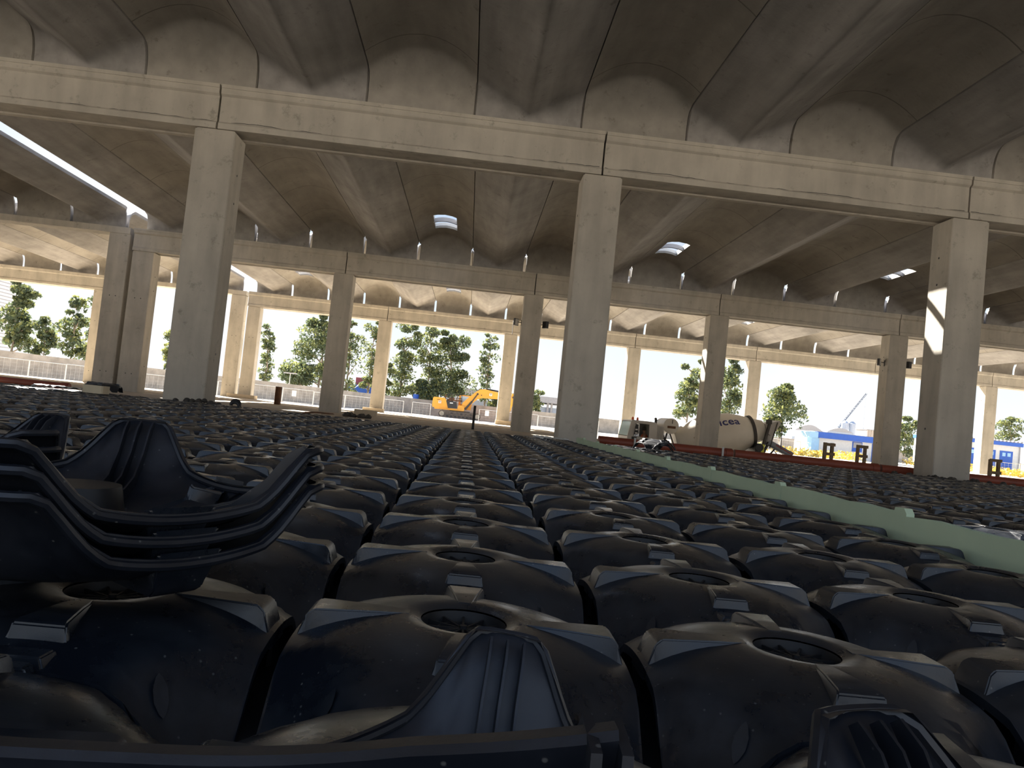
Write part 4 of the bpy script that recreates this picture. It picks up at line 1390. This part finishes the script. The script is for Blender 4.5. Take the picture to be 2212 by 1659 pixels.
m = MB(); m.box(8.8, 9.30, yn + .18, yn + .75, -.85, -.20); m.prism_y([(9.22, -.20), (9.38, -.20), (9.42, .62), (9.32, .62)], yn + .18, yn + .75); sub(m, 'driver_seat', M_BLK, tk)
m = MB(); m.tube([(8.52 + .02 * sin(a * pi / 8), 39.45 + .19 * cos(a * pi / 8), .26 + .19 * sin(a * pi / 8)) for a in range(17)], .015, 6); m.bar((8.36, 39.45, -.2), (8.52, 39.45, .26), .05); sub(m, 'steering_wheel', M_BLK, tk)

# driver
def skinned(name, mt, joints, edges, radii, loc, sub_=2):
    me = bpy.data.meshes.new(name); me.from_pydata(joints, edges, [])
    o = put(name, me, None, loc)
    sk = o.modifiers.new('skin', 'SKIN'); sk.use_smooth_shade = True
    for i, r_ in enumerate(radii):
        sv = me.skin_vertices[0].data[i]; sv.radius = (r_, r_) if not isinstance(r_, tuple) else r_
    me.skin_vertices[0].data[0].use_root = True
    ss = o.modifiers.new('sub', 'SUBSURF'); ss.levels = sub_; ss.render_levels = sub_
    dg_ = bpy.context.evaluated_depsgraph_get(); dg_.update()
    m2 = bpy.data.meshes.new_from_object(o.evaluated_get(dg_))
    o.modifiers.clear(); o.data = m2; m2.name = name; m2.materials.clear(); m2.materials.append(mt)
    bpy.data.meshes.remove(me)
    return o
dj = [(0, 0, 0), (.02, 0, .20), (.02, 0, .40), (0, 0, .52), (-.01, 0, .60), (-.03, 0, .70), (-.03, 0, .80),
      (.0, -.19, .47), (-.14, -.22, .26), (-.36, -.12, .26), (-.43, -.10, .28),
      (.0, .19, .47), (-.14, .22, .26), (-.36, .12, .26), (-.43, .10, .28),
      (-.10, -.10, -.01), (-.46, -.13, .02), (-.52, -.13, -.36), (-.64, -.13, -.40),
      (-.10, .10, -.01), (-.46, .13, .02), (-.52, .13, -.36), (-.64, .13, -.40)]
de = [(0, 1), (1, 2), (2, 3), (3, 4), (4, 5), (5, 6), (2, 7), (7, 8), (8, 9), (9, 10), (2, 11), (11, 12), (12, 13), (13, 14),
      (0, 15), (15, 16), (16, 17), (17, 18), (0, 19), (19, 20), (20, 21), (21, 22)]
dr = [(.15, .12), (.14, .11), (.15, .11), .065, .055, .095, .085, .07, .05, .035, .04, .07, .05, .035, .04, .10, .07, .055, .045, .10, .07, .055, .045]
drv = skinned('person', M_SKIN, dj, de, dr, (9.02, 39.47, -.06))
tag(drv, 'person in an orange vest seated at the wheel inside the truck cab', 'person', None, 'thing')
vs_ = MB(); vs_.lathe([(.10, .165), (.2, .178), (.34, .185), (.46, .16), (.53, .085)], (.015, 0, -.0), (0, 0, 1), 18)
lab(vs_.build('vest', M_ORNG, drv, smooth=True), 'orange high-visibility vest')
vs_ = MB(); vs_.lathe([(.70, .105), (.76, .108), (.82, .098), (.88, .06), (.90, .01)], (-.015, 0, 0), (0, 0, 1), 16); vs_.build('hair', M_HAIR, drv, smooth=True)
vs_ = MB(); vs_.tube([(-.08, -.10, 0), (-.46, -.13, .03), (-.52, -.13, -.33)], [.115, .085, .065], 10); vs_.tube([(-.08, .10, 0), (-.46, .13, .03), (-.52, .13, -.33)], [.115, .085, .065], 10)
vs_.build('trousers', M_CLOTH, drv, smooth=True)

# ------------------------------------------------------------------ excavator (about 100 m away)
EX = Vector((0, 100, OUT_Z + .05)); EO = tuple(EX)
ez = OUT_Z + .05
ex = thing('excavator', 'yellow tracked excavator with raised curved boom in the yard', 'excavator', EO)
b = MB()
b.prism_y([(-4.55, .88), (-4.62, 1.2), (-4.58, 2.02), (-4.42, 2.16), (-3.15, 2.16), (-2.95, 1.95), (-2.62, .92), (-3.6, .84)], 98.7, 101.6)
house = b.build('engine_housing', M_YEL, ex, origin=EO)
b = MB(); b.box(-4.3, -.62, 98.8, 101.5, .68, .92); b.prism_y([(-.75, .68), (-.55, .75), (-.55, 1.35), (-1.3, 1.42), (-1.45, .92)], 98.7, 101.4); b.build('deck', M_YEL, ex, origin=EO)
b = MB(); b.prism_y([(-2.92, 1.86), (-1.60, 1.80), (-1.42, .96), (-2.60, .92)], 98.66, 98.9); sp = lab(b.build('side_panel', M_BLK, ex, origin=EO), 'black side panel')
b = MB(); b.box(-2.42, -2.02, 98.63, 98.66, 1.52, 1.64); b.build('panel_label', M_WHT, sp, origin=EO)
def cat_mark(xc, zc, parent, y_=98.62):
    b = MB(); b.box(xc - .17, xc + .17, y_, y_ + .04, zc - .17, zc + .17); p_ = lab(b.build('logo', M_WHT, parent, origin=EO), 'white square logo with a small triangle')
    b = MB(); b.prism_y([(xc - .10, zc - .10), (xc + .10, zc - .10), (xc, zc + .02)], y_ - .012, y_)
    b.build('logo_triangle', mat('orange mark', (.85, .30, .04)), p_, origin=EO)
    b = MB()
    for k in range(3): b.box(xc - .12 + .09 * k, xc - .06 + .09 * k, y_ - .012, y_, zc + .04, zc + .12)
    b.build('logo_letters', M_BLK, p_, origin=EO)
cat_mark(-3.68, 1.58, house)
b = MB(); b.box(-4.1, -3.7, 98.67, 98.7, 1.86, 1.90); b.build('marking', M_BLK, house, origin=EO)
b = MB()
for x in (-2.8, -2.2, -1.6, -1.0): b.tube([(x, 98.9, 1.8), (x, 98.9, 2.72)], .03, 6); b.tube([(x, 100.0, 1.8), (x, 100.0, 2.72)], .03, 6)
for z in (2.3, 2.72):
    b.tube([(-2.8, 98.9, z), (-1.0, 98.9, z)], .03, 6); b.tube([(-2.8, 100, z), (-1.0, 100, z)], .03, 6)
b.build('handrail', M_BLK, ex, origin=EO)
b = MB(); b.box(-2.85, -.9, 98.9, 99.9, 1.86, 2.05); b.box(-2.6, -1.9, 99.0, 99.8, 2.05, 2.25); b.lathe([(0, .08), (.5, .07)], (-3.05, 99.4, 2.1), (0, 0, 1), 10); b.build('walkway', M_RUST, ex, origin=EO)
b = MB()
b.prism_y([(-1.35, .92), (.25, .92), (.35, 1.6), (.05, 2.75), (-1.2, 2.75), (-1.35, 2.6)], 100.1, 101.4); cabx = b.build('cab', M_YEL, ex, origin=EO)
b = MB(); b.prism_y([(-1.1, 1.6), (.2, 1.6), (-.02, 2.62), (-1.1, 2.62)], 100.06, 100.1); b.build('cab_window', M_GLASS, cabx, origin=EO)
# boom
b = MB()
b.prism_y([(-.95, 1.15), (-.85, 1.75), (-.1, 2.55), (.75, 3.35), (1.25, 3.68), (1.75, 3.76), (2.5, 3.66), (5.55, 3.20), (5.6, 2.95), (3.4, 2.66), (2.2, 2.62), (1.55, 2.60), (1.0, 2.38), (.35, 1.75), (-.3, 1.12)], 98.95, 99.5)
boom = b.build('boom', M_YEL, ex, origin=EO)
cat_mark(2.6, 3.15, boom, 98.90)
b = MB(); b.lathe([(0, .13), (.62, .13)], (.95, 98.91, 3.05), (0, 1, 0), 12); b.lathe([(0, .07), (.62, .07)], (1.45, 98.91, 2.95), (0, 1, 0), 10); b.lathe([(0, .15), (.7, .15)], (5.5, 98.86, 3.08), (0, 1, 0), 12); b.build('pin', M_DARKST, boom, origin=EO)
b = MB(); b.tube([(2.0, 99.2, 3.80), (3.6, 99.2, 3.66)], .10, 8); b.tube([(3.6, 99.2, 3.66), (5.2, 99.2, 3.55)], .06, 8); b.build('stick_cylinder', M_BLK, boom, origin=EO)
b = MB()
for y_ in (98.85, 99.6):
    b.tube([(-.45, y_, .95), (.35, y_, 2.05)], .12, 8); b.tube([(.35, y_, 2.05), (.95, y_, 3.05)], .07, 8)
b.build('boom_cylinder', M_DARKST, boom, origin=EO)
b = MB(); b.prism_y([(5.3, 3.6), (5.75, 3.35), (5.45, 1.9), (5.05, .45), (4.85, .50), (5.0, 2.0)], 99.0, 99.45); stick = b.build('stick', M_YEL, ex, origin=EO)
b = MB(); b.prism_y([(5.05, .50), (4.85, .50), (4.2, .15), (4.0, -.15), (4.35, -.22), (5.0, -.15), (5.2, .15)], 98.7, 99.75); b.build('bucket', M_DARKST, stick, origin=EO)
# tracks
for y_ in (98.55, 101.05):
    b = MB(); out = []
    for k in range(13): a = pi / 2 + pi * k / 12; out.append((-3.30 + .42 * cos(a), ez + .42 + .42 * sin(a)))
    for k in range(13): a = -pi / 2 + pi * k / 12; out.append((1.18 + .42 * cos(a), ez + .42 + .42 * sin(a)))
    b.prism_y(out, y_, y_ + .6); tr_ = b.build('track', M_TRACK, ex, origin=EO)
    b = MB()
    for x in (-3.30, 1.18): b.lathe([(-.03, .05), (-.03, .28), (.0, .30)], (x, y_, ez + .42), (0, 1, 0), 16)
    b.build('sprocket', M_SLAB, tr_, origin=EO)
    b = MB()
    for k in range(7): b.lathe([(-.03, .03), (-.03, .11), (.0, .12)], (-2.6 + .5 * k, y_, ez + .18), (0, 1, 0), 10)
    for k in range(3): b.box(-2.2 + 1.2 * k, -1.9 + 1.2 * k, y_ - .05, y_, ez + .5, ez + .62)
    b.build('roller', M_DARKST, tr_, origin=EO)
    b = MB()
    for k in range(24): x = -3.3 + 4.48 * k / 23; b.box(x - .04, x + .04, y_ - .01, y_ + .61, ez + .84, ez + .88); b.box(x - .04, x + .04, y_ - .01, y_ + .61, ez - .02, ez + .02)
    b.build('track_shoe', M_DARKST, tr_, origin=EO)
b = MB(); b.box(-2.4, .2, 99.1, 101.1, ez + .2, .70); b.build('undercarriage', M_TRACK, ex, origin=EO)

# ------------------------------------------------------------------ buildings and far things
BO = (45, 92, OUT_Z)
bl = thing('site_building', 'low white building with blue fascia and light blue corner pillar', 'building', BO)
def bb(x0, x1, y0, y1, z0, z1, name, mt, par, org=BO):
    return MB().box(x0, x1, y0, y1, z0, z1).build(name, mt, par, origin=org)
bb(41.4, 50.3, 90, 97, OUT_Z - .2, 1.95, 'wall', M_TAN if False else M_WHT, bl)
bb(41.0, 50.5, 89.6, 97.4, 1.90, 2.58, 'fascia', M_BLUE, bl)
lab(bb(40.0, 41.0, 89.5, 97.4, 1.85, 2.52, 'fascia_end', M_LBLUE, bl), 'light blue fascia end')
lab(bb(40.35, 41.25, 89.7, 90.9, OUT_Z - .2, 1.85, 'pillar', M_LBLUE, bl), 'light blue corner pillar')
wf = bb(45.4, 46.6, 89.94, 90.02, .70, 1.86, 'window', M_BLUE, bl); bb(45.5, 46.5, 89.91, 89.94, 1.15, 1.78, 'pane', M_GREYR, wf)
bb(47.8, 48.7, 89.94, 90.02, OUT_Z, 1.86, 'door', M_BLUE, bl)
bb(41.0, 50.5, 89.9, 97.2, 2.58, 2.64, 'roof', M_GREYR, bl)
DO = (66, 98, OUT_Z)
b2 = thing('site_building', 'white building with blue fascia and two blue double doors', 'building', DO)
bb(60.5, 69.7, 95, 103, OUT_Z - .2, 3.5, 'wall', M_WHT, b2, DO)
bb(60.4, 69.8, 94.7, 103.2, 3.40, 3.85, 'fascia', M_BLUE, b2, DO)
r_ = MB(); r_.box(60.4, 69.8, 94.9, 103.2, 3.85, 3.93)
for q in range(14): r_.box(63 + .5 * q, 63.25 + .5 * q, 94.8, 103.2, 3.93, 4.08)
r_.build('roof', M_GREYR, b2, origin=DO)
for x0, x1 in ((62.3, 63.9), (64.75, 66.4), (66.98, 68.65)):
    dd = bb(x0, x1, 94.93, 95.02, .0, 2.72, 'door', M_BLUE, b2, DO)
    for xa in (x0 + .28, x1 - .72): bb(xa, xa + .42, 94.9, 94.93, 2.05, 2.5, 'pane', M_LBLUE, dd, DO)
bb(65.4, 65.9, 94.8, 95.0, 2.95, 3.05, 'lamp', M_GREYR, b2, DO)
m = MB(); m.tube([(69.5, 94.9, OUT_Z), (69.5, 94.9, 3.4)], .06, 8); m.build('downpipe', M_GREYR, b2, origin=DO)

CO = (7, 122, OUT_Z)
cn = thing('canopy_building', 'grey flat-roofed canopy building over a blue wall behind the yard wall', 'building', CO)
bb(-2.5, 15.5, 120, 134, 3.32, 4.25, 'roof', M_GREYR, cn, CO)
bb(-2.2, 15.2, 121, 133, OUT_Z - .2, 2.65, 'wall', M_STEELB, cn, CO)
for x in (-2, 3.5, 9, 12, 12.6, 15): bb(x, x + .3, 120.6, 120.9, OUT_Z - .2, 3.35, 'post', M_GREYR, cn, CO)

def arch_hall(x0, x1, y0, y1, zs, zt, lb):
    O = ((x0 + x1) / 2, y0, OUT_Z)
    t = thing('arched_hangar', lb, 'hangar', O)
    bb(x0, x1, y0, y1, OUT_Z - 1, zs, 'wall', M_STEELB, t, O)
    pts = [(x0, zs)] + [(x0 + (x1 - x0) * k / 16, zs + (zt - zs) * sin(pi * k / 16)) for k in range(1, 16)] + [(x1, zs)]
    MB().prism_y(pts, y0, y1).build('roof', M_GREYR, t, origin=O)
    return t
arch_hall(101.5, 112.5, 240, 255, 5.2, 7.7, 'grey arched hangar far behind the wide rounded tree')
arch_hall(112.8, 121.2, 240, 255, 6.4, 7.7, 'grey arched hangar roof above the blue and white building')
t = thing('long_shed', 'long tan shed roof behind the arched hangars', 'shed', (117, 290, 0))
MB().box(104, 136, 285, 300, -1, 7.3).build('wall', M_TAN, t, origin=(117, 290, 0)); MB().prism_x([(284, 7.3), (301, 7.3), (292, 8.4)], 103, 137).build('roof', M_TAN, t, origin=(117, 290, 0))
t = thing('corrugated_shed', 'tan corrugated shed just left of the dark column by the blue building', 'shed', (132, 245, 0))
c_ = MB(); c_.box(128, 137, 245, 252, -1, 8.2)
for q in range(12): c_.box(128 + .75 * q, 128.35 + .75 * q, 244.8, 245, 1, 8.2)
c_.build('wall', M_TAN, t, origin=(132, 245, 0)); MB().box(127.8, 137.2, 244.7, 252.2, 8.2, 8.4).build('roof', M_GREYR, t, origin=(132, 245, 0))
for x, lb in ((128.0, 'pale silo below the crane boom, left one'), (130.6, 'pale silo below the crane boom, right one')):
    m = MB(); m.lathe([(0, 1.15), (11.0, 1.15), (11.7, .4), (11.8, .1)], (x, 260, OUT_Z - .5), (0, 0, 1), 20)
    tag(m.build('silo', M_STEELB, smooth=True, auto=40, origin=(x, 260, OUT_Z)), lb, 'silo', 'pair of pale silos', 'thing')
cr = thing('crane', 'pale lattice crane boom rising far behind the blue building', 'crane', (122.0, 262, OUT_Z))
m = MB()
A, B = Vector((123.5, 262, 4)), Vector((135.5, 262, 21.2))
d_ = (B - A).normalized(); u_ = Vector((-d_.z, 0, d_.x)) * .32
for o_ in (u_, -u_):
    for y_ in (-.3, .3): m.bar(A + o_ + Vector((0, y_, 0)), B + o_ * .7 + Vector((0, y_, 0)), .24)
for q in range(20):
    a_ = A.lerp(B, q / 20); b_ = A.lerp(B, (q + 1) / 20)
    s_ = 1 if q % 2 else -1
    for y_ in (-.3, .3): m.bar(a_ + u_ * s_ + Vector((0, y_, 0)), b_ - u_ * s_ + Vector((0, y_, 0)), .12)
m.build('boom', M_CRANE, cr, origin=(122.0, 262, OUT_Z))
m = MB(); m.tube([tuple(B), (B.x, 262, 9)], .06, 5); m.box(B.x - .25, B.x + .25, 261.8, 262.2, 8.5, 9.2); m.build('hoist_rope', M_STEELB, cr, origin=(122.0, 262, OUT_Z))
MB().box(120.5, 125.5, 260.5, 263.5, OUT_Z, 4.5).build('base', M_STEELB, cr, origin=(122.0, 262, OUT_Z))

SO = (-70, 100, OUT_Z)
t = thing('striped_building', 'tall white building with horizontal grey stripes at the far left', 'building', SO)
MB().box(-84, -63.0, 92, 110, OUT_Z, 12.5).build('wall', M_WHT, t, origin=SO)
m = MB()
for q in range(26): m.box(-84.05, -62.94, 91.95, 110.05, .6 + .45 * q, .72 + .45 * q)
m.build('stripe', M_GREYR, t, origin=SO)
for x0, x1, y_, z0, z1, mt_, lb in ((-17.6, -13.2, 114, 1.2, 2.95, M_BLUE, 'blue shipping container left of the slim pale column'),
                                    (-7.8, -5.6, 115, 1.5, 4.1, M_REDC, 'red shipping container behind the tall airy tree')):
    m = MB(); m.box(x0, x1, y_, y_ + 2.4, -.3, z1)
    k = int((x1 - x0) / .25)
    for q in range(k): m.box(x0 + .25 * q, x0 + .25 * q + .12, y_ - .05, y_, -.3, z1 - .1)
    tag(m.build('shipping_container', mt_, origin=((x0 + x1) / 2, y_, OUT_Z)), lb, 'container', None, 'thing')
m = MB(); m.lathe([(0, .40), (.9, .40)], (-7.3, 107, 1.45), (0, 0, 1), 16)
m.lathe([(.3, .42), (.34, .42)], (-7.3, 107, 1.45), (0, 0, 1), 16); m.box(-7.5, -7.1, 106.8, 107.2, OUT_Z, 1.45)
tag(m.build('barrel', M_BLUE, smooth=True, auto=40, origin=(-7.3, 107, OUT_Z)), 'blue barrel showing above the yard wall left of the excavator', 'barrel', None, 'thing')
m = MB(); m.box(-17.0, -14.0, 116.5, 118.9, -.3, 4.1)
tag(m.build('shipping_container', M_REDC, origin=(-15.6, 117, OUT_Z)), 'reddish container top above the blue container', 'container', None, 'thing')

# yellow flowering shrubs
def flower_bed(name, x0, x1, y0, y1, h, n, lb, cat='flowers'):
    rd = random.Random(int(x0 * 13 + y0)); m = MB()
    for q in range(n):
        x, y = rd.uniform(x0, x1), rd.uniform(y0, y1)
        z = ground_z(x, y) + h * rd.uniform(.15, 1) * (.6 + .4 * sin(x * 1.7) ** 2)
        s_ = rd.uniform(.06, .16); a = rd.uniform(0, pi)
        nrm = Vector((rd.uniform(-1, 1), rd.uniform(-1, 1), rd.uniform(.2, 1))).normalized(); u = nrm.orthogonal().normalized(); v = nrm.cross(u)
        c = Vector((x, y, z))
        m.add([c - u * s_, c + v * s_, c + u * s_, c - v * s_], [(0, 1, 2, 3)])
    o = m.build(name, M_FLOWER if cat == 'flowers' else M_LEAFB, fix=False)
    return tag(o, lb, cat, None, 'stuff')
flower_bed('flowers', 32.0, 40.5, 76.5, 82, .85, 1300, 'yellow flowering weeds between the mixer chute and the blue building')
flower_bed('flowers', 51.5, 58, 84, 90, 1.0, 1400, 'yellow flowering weeds seen between the right dark column and the near column')
flower_bed('flowers', 58, 68, 82, 86, .95, 1800, 'yellow flowering weeds below the blue doors')
flower_bed('undergrowth', 30, 40, 100, 108, 1.6, 900, 'light green undergrowth at the foot of the far hangars', 'undergrowth')

# hills, distance haze painted into their pale colour
m = MB()
n_ = 60
for k in range(n_ + 1):
    x = -900 + 1800 * k / n_
    h_ = 9 + 6 * sin(k * .55) + 4 * sin(k * 1.3 + 1) + (5 if 150 < x < 350 else 0)
    m.v += [(x, 880, -5), (x, 900, max(3, h_)), (x, 980, -5)]
for k in range(n_):
    a = 3 * k; m.f += [(a, a + 3, a + 4, a + 1), (a + 1, a + 4, a + 5, a + 2)]
struct(m.build('hills', M_HILL, smooth=True))

#TAIL
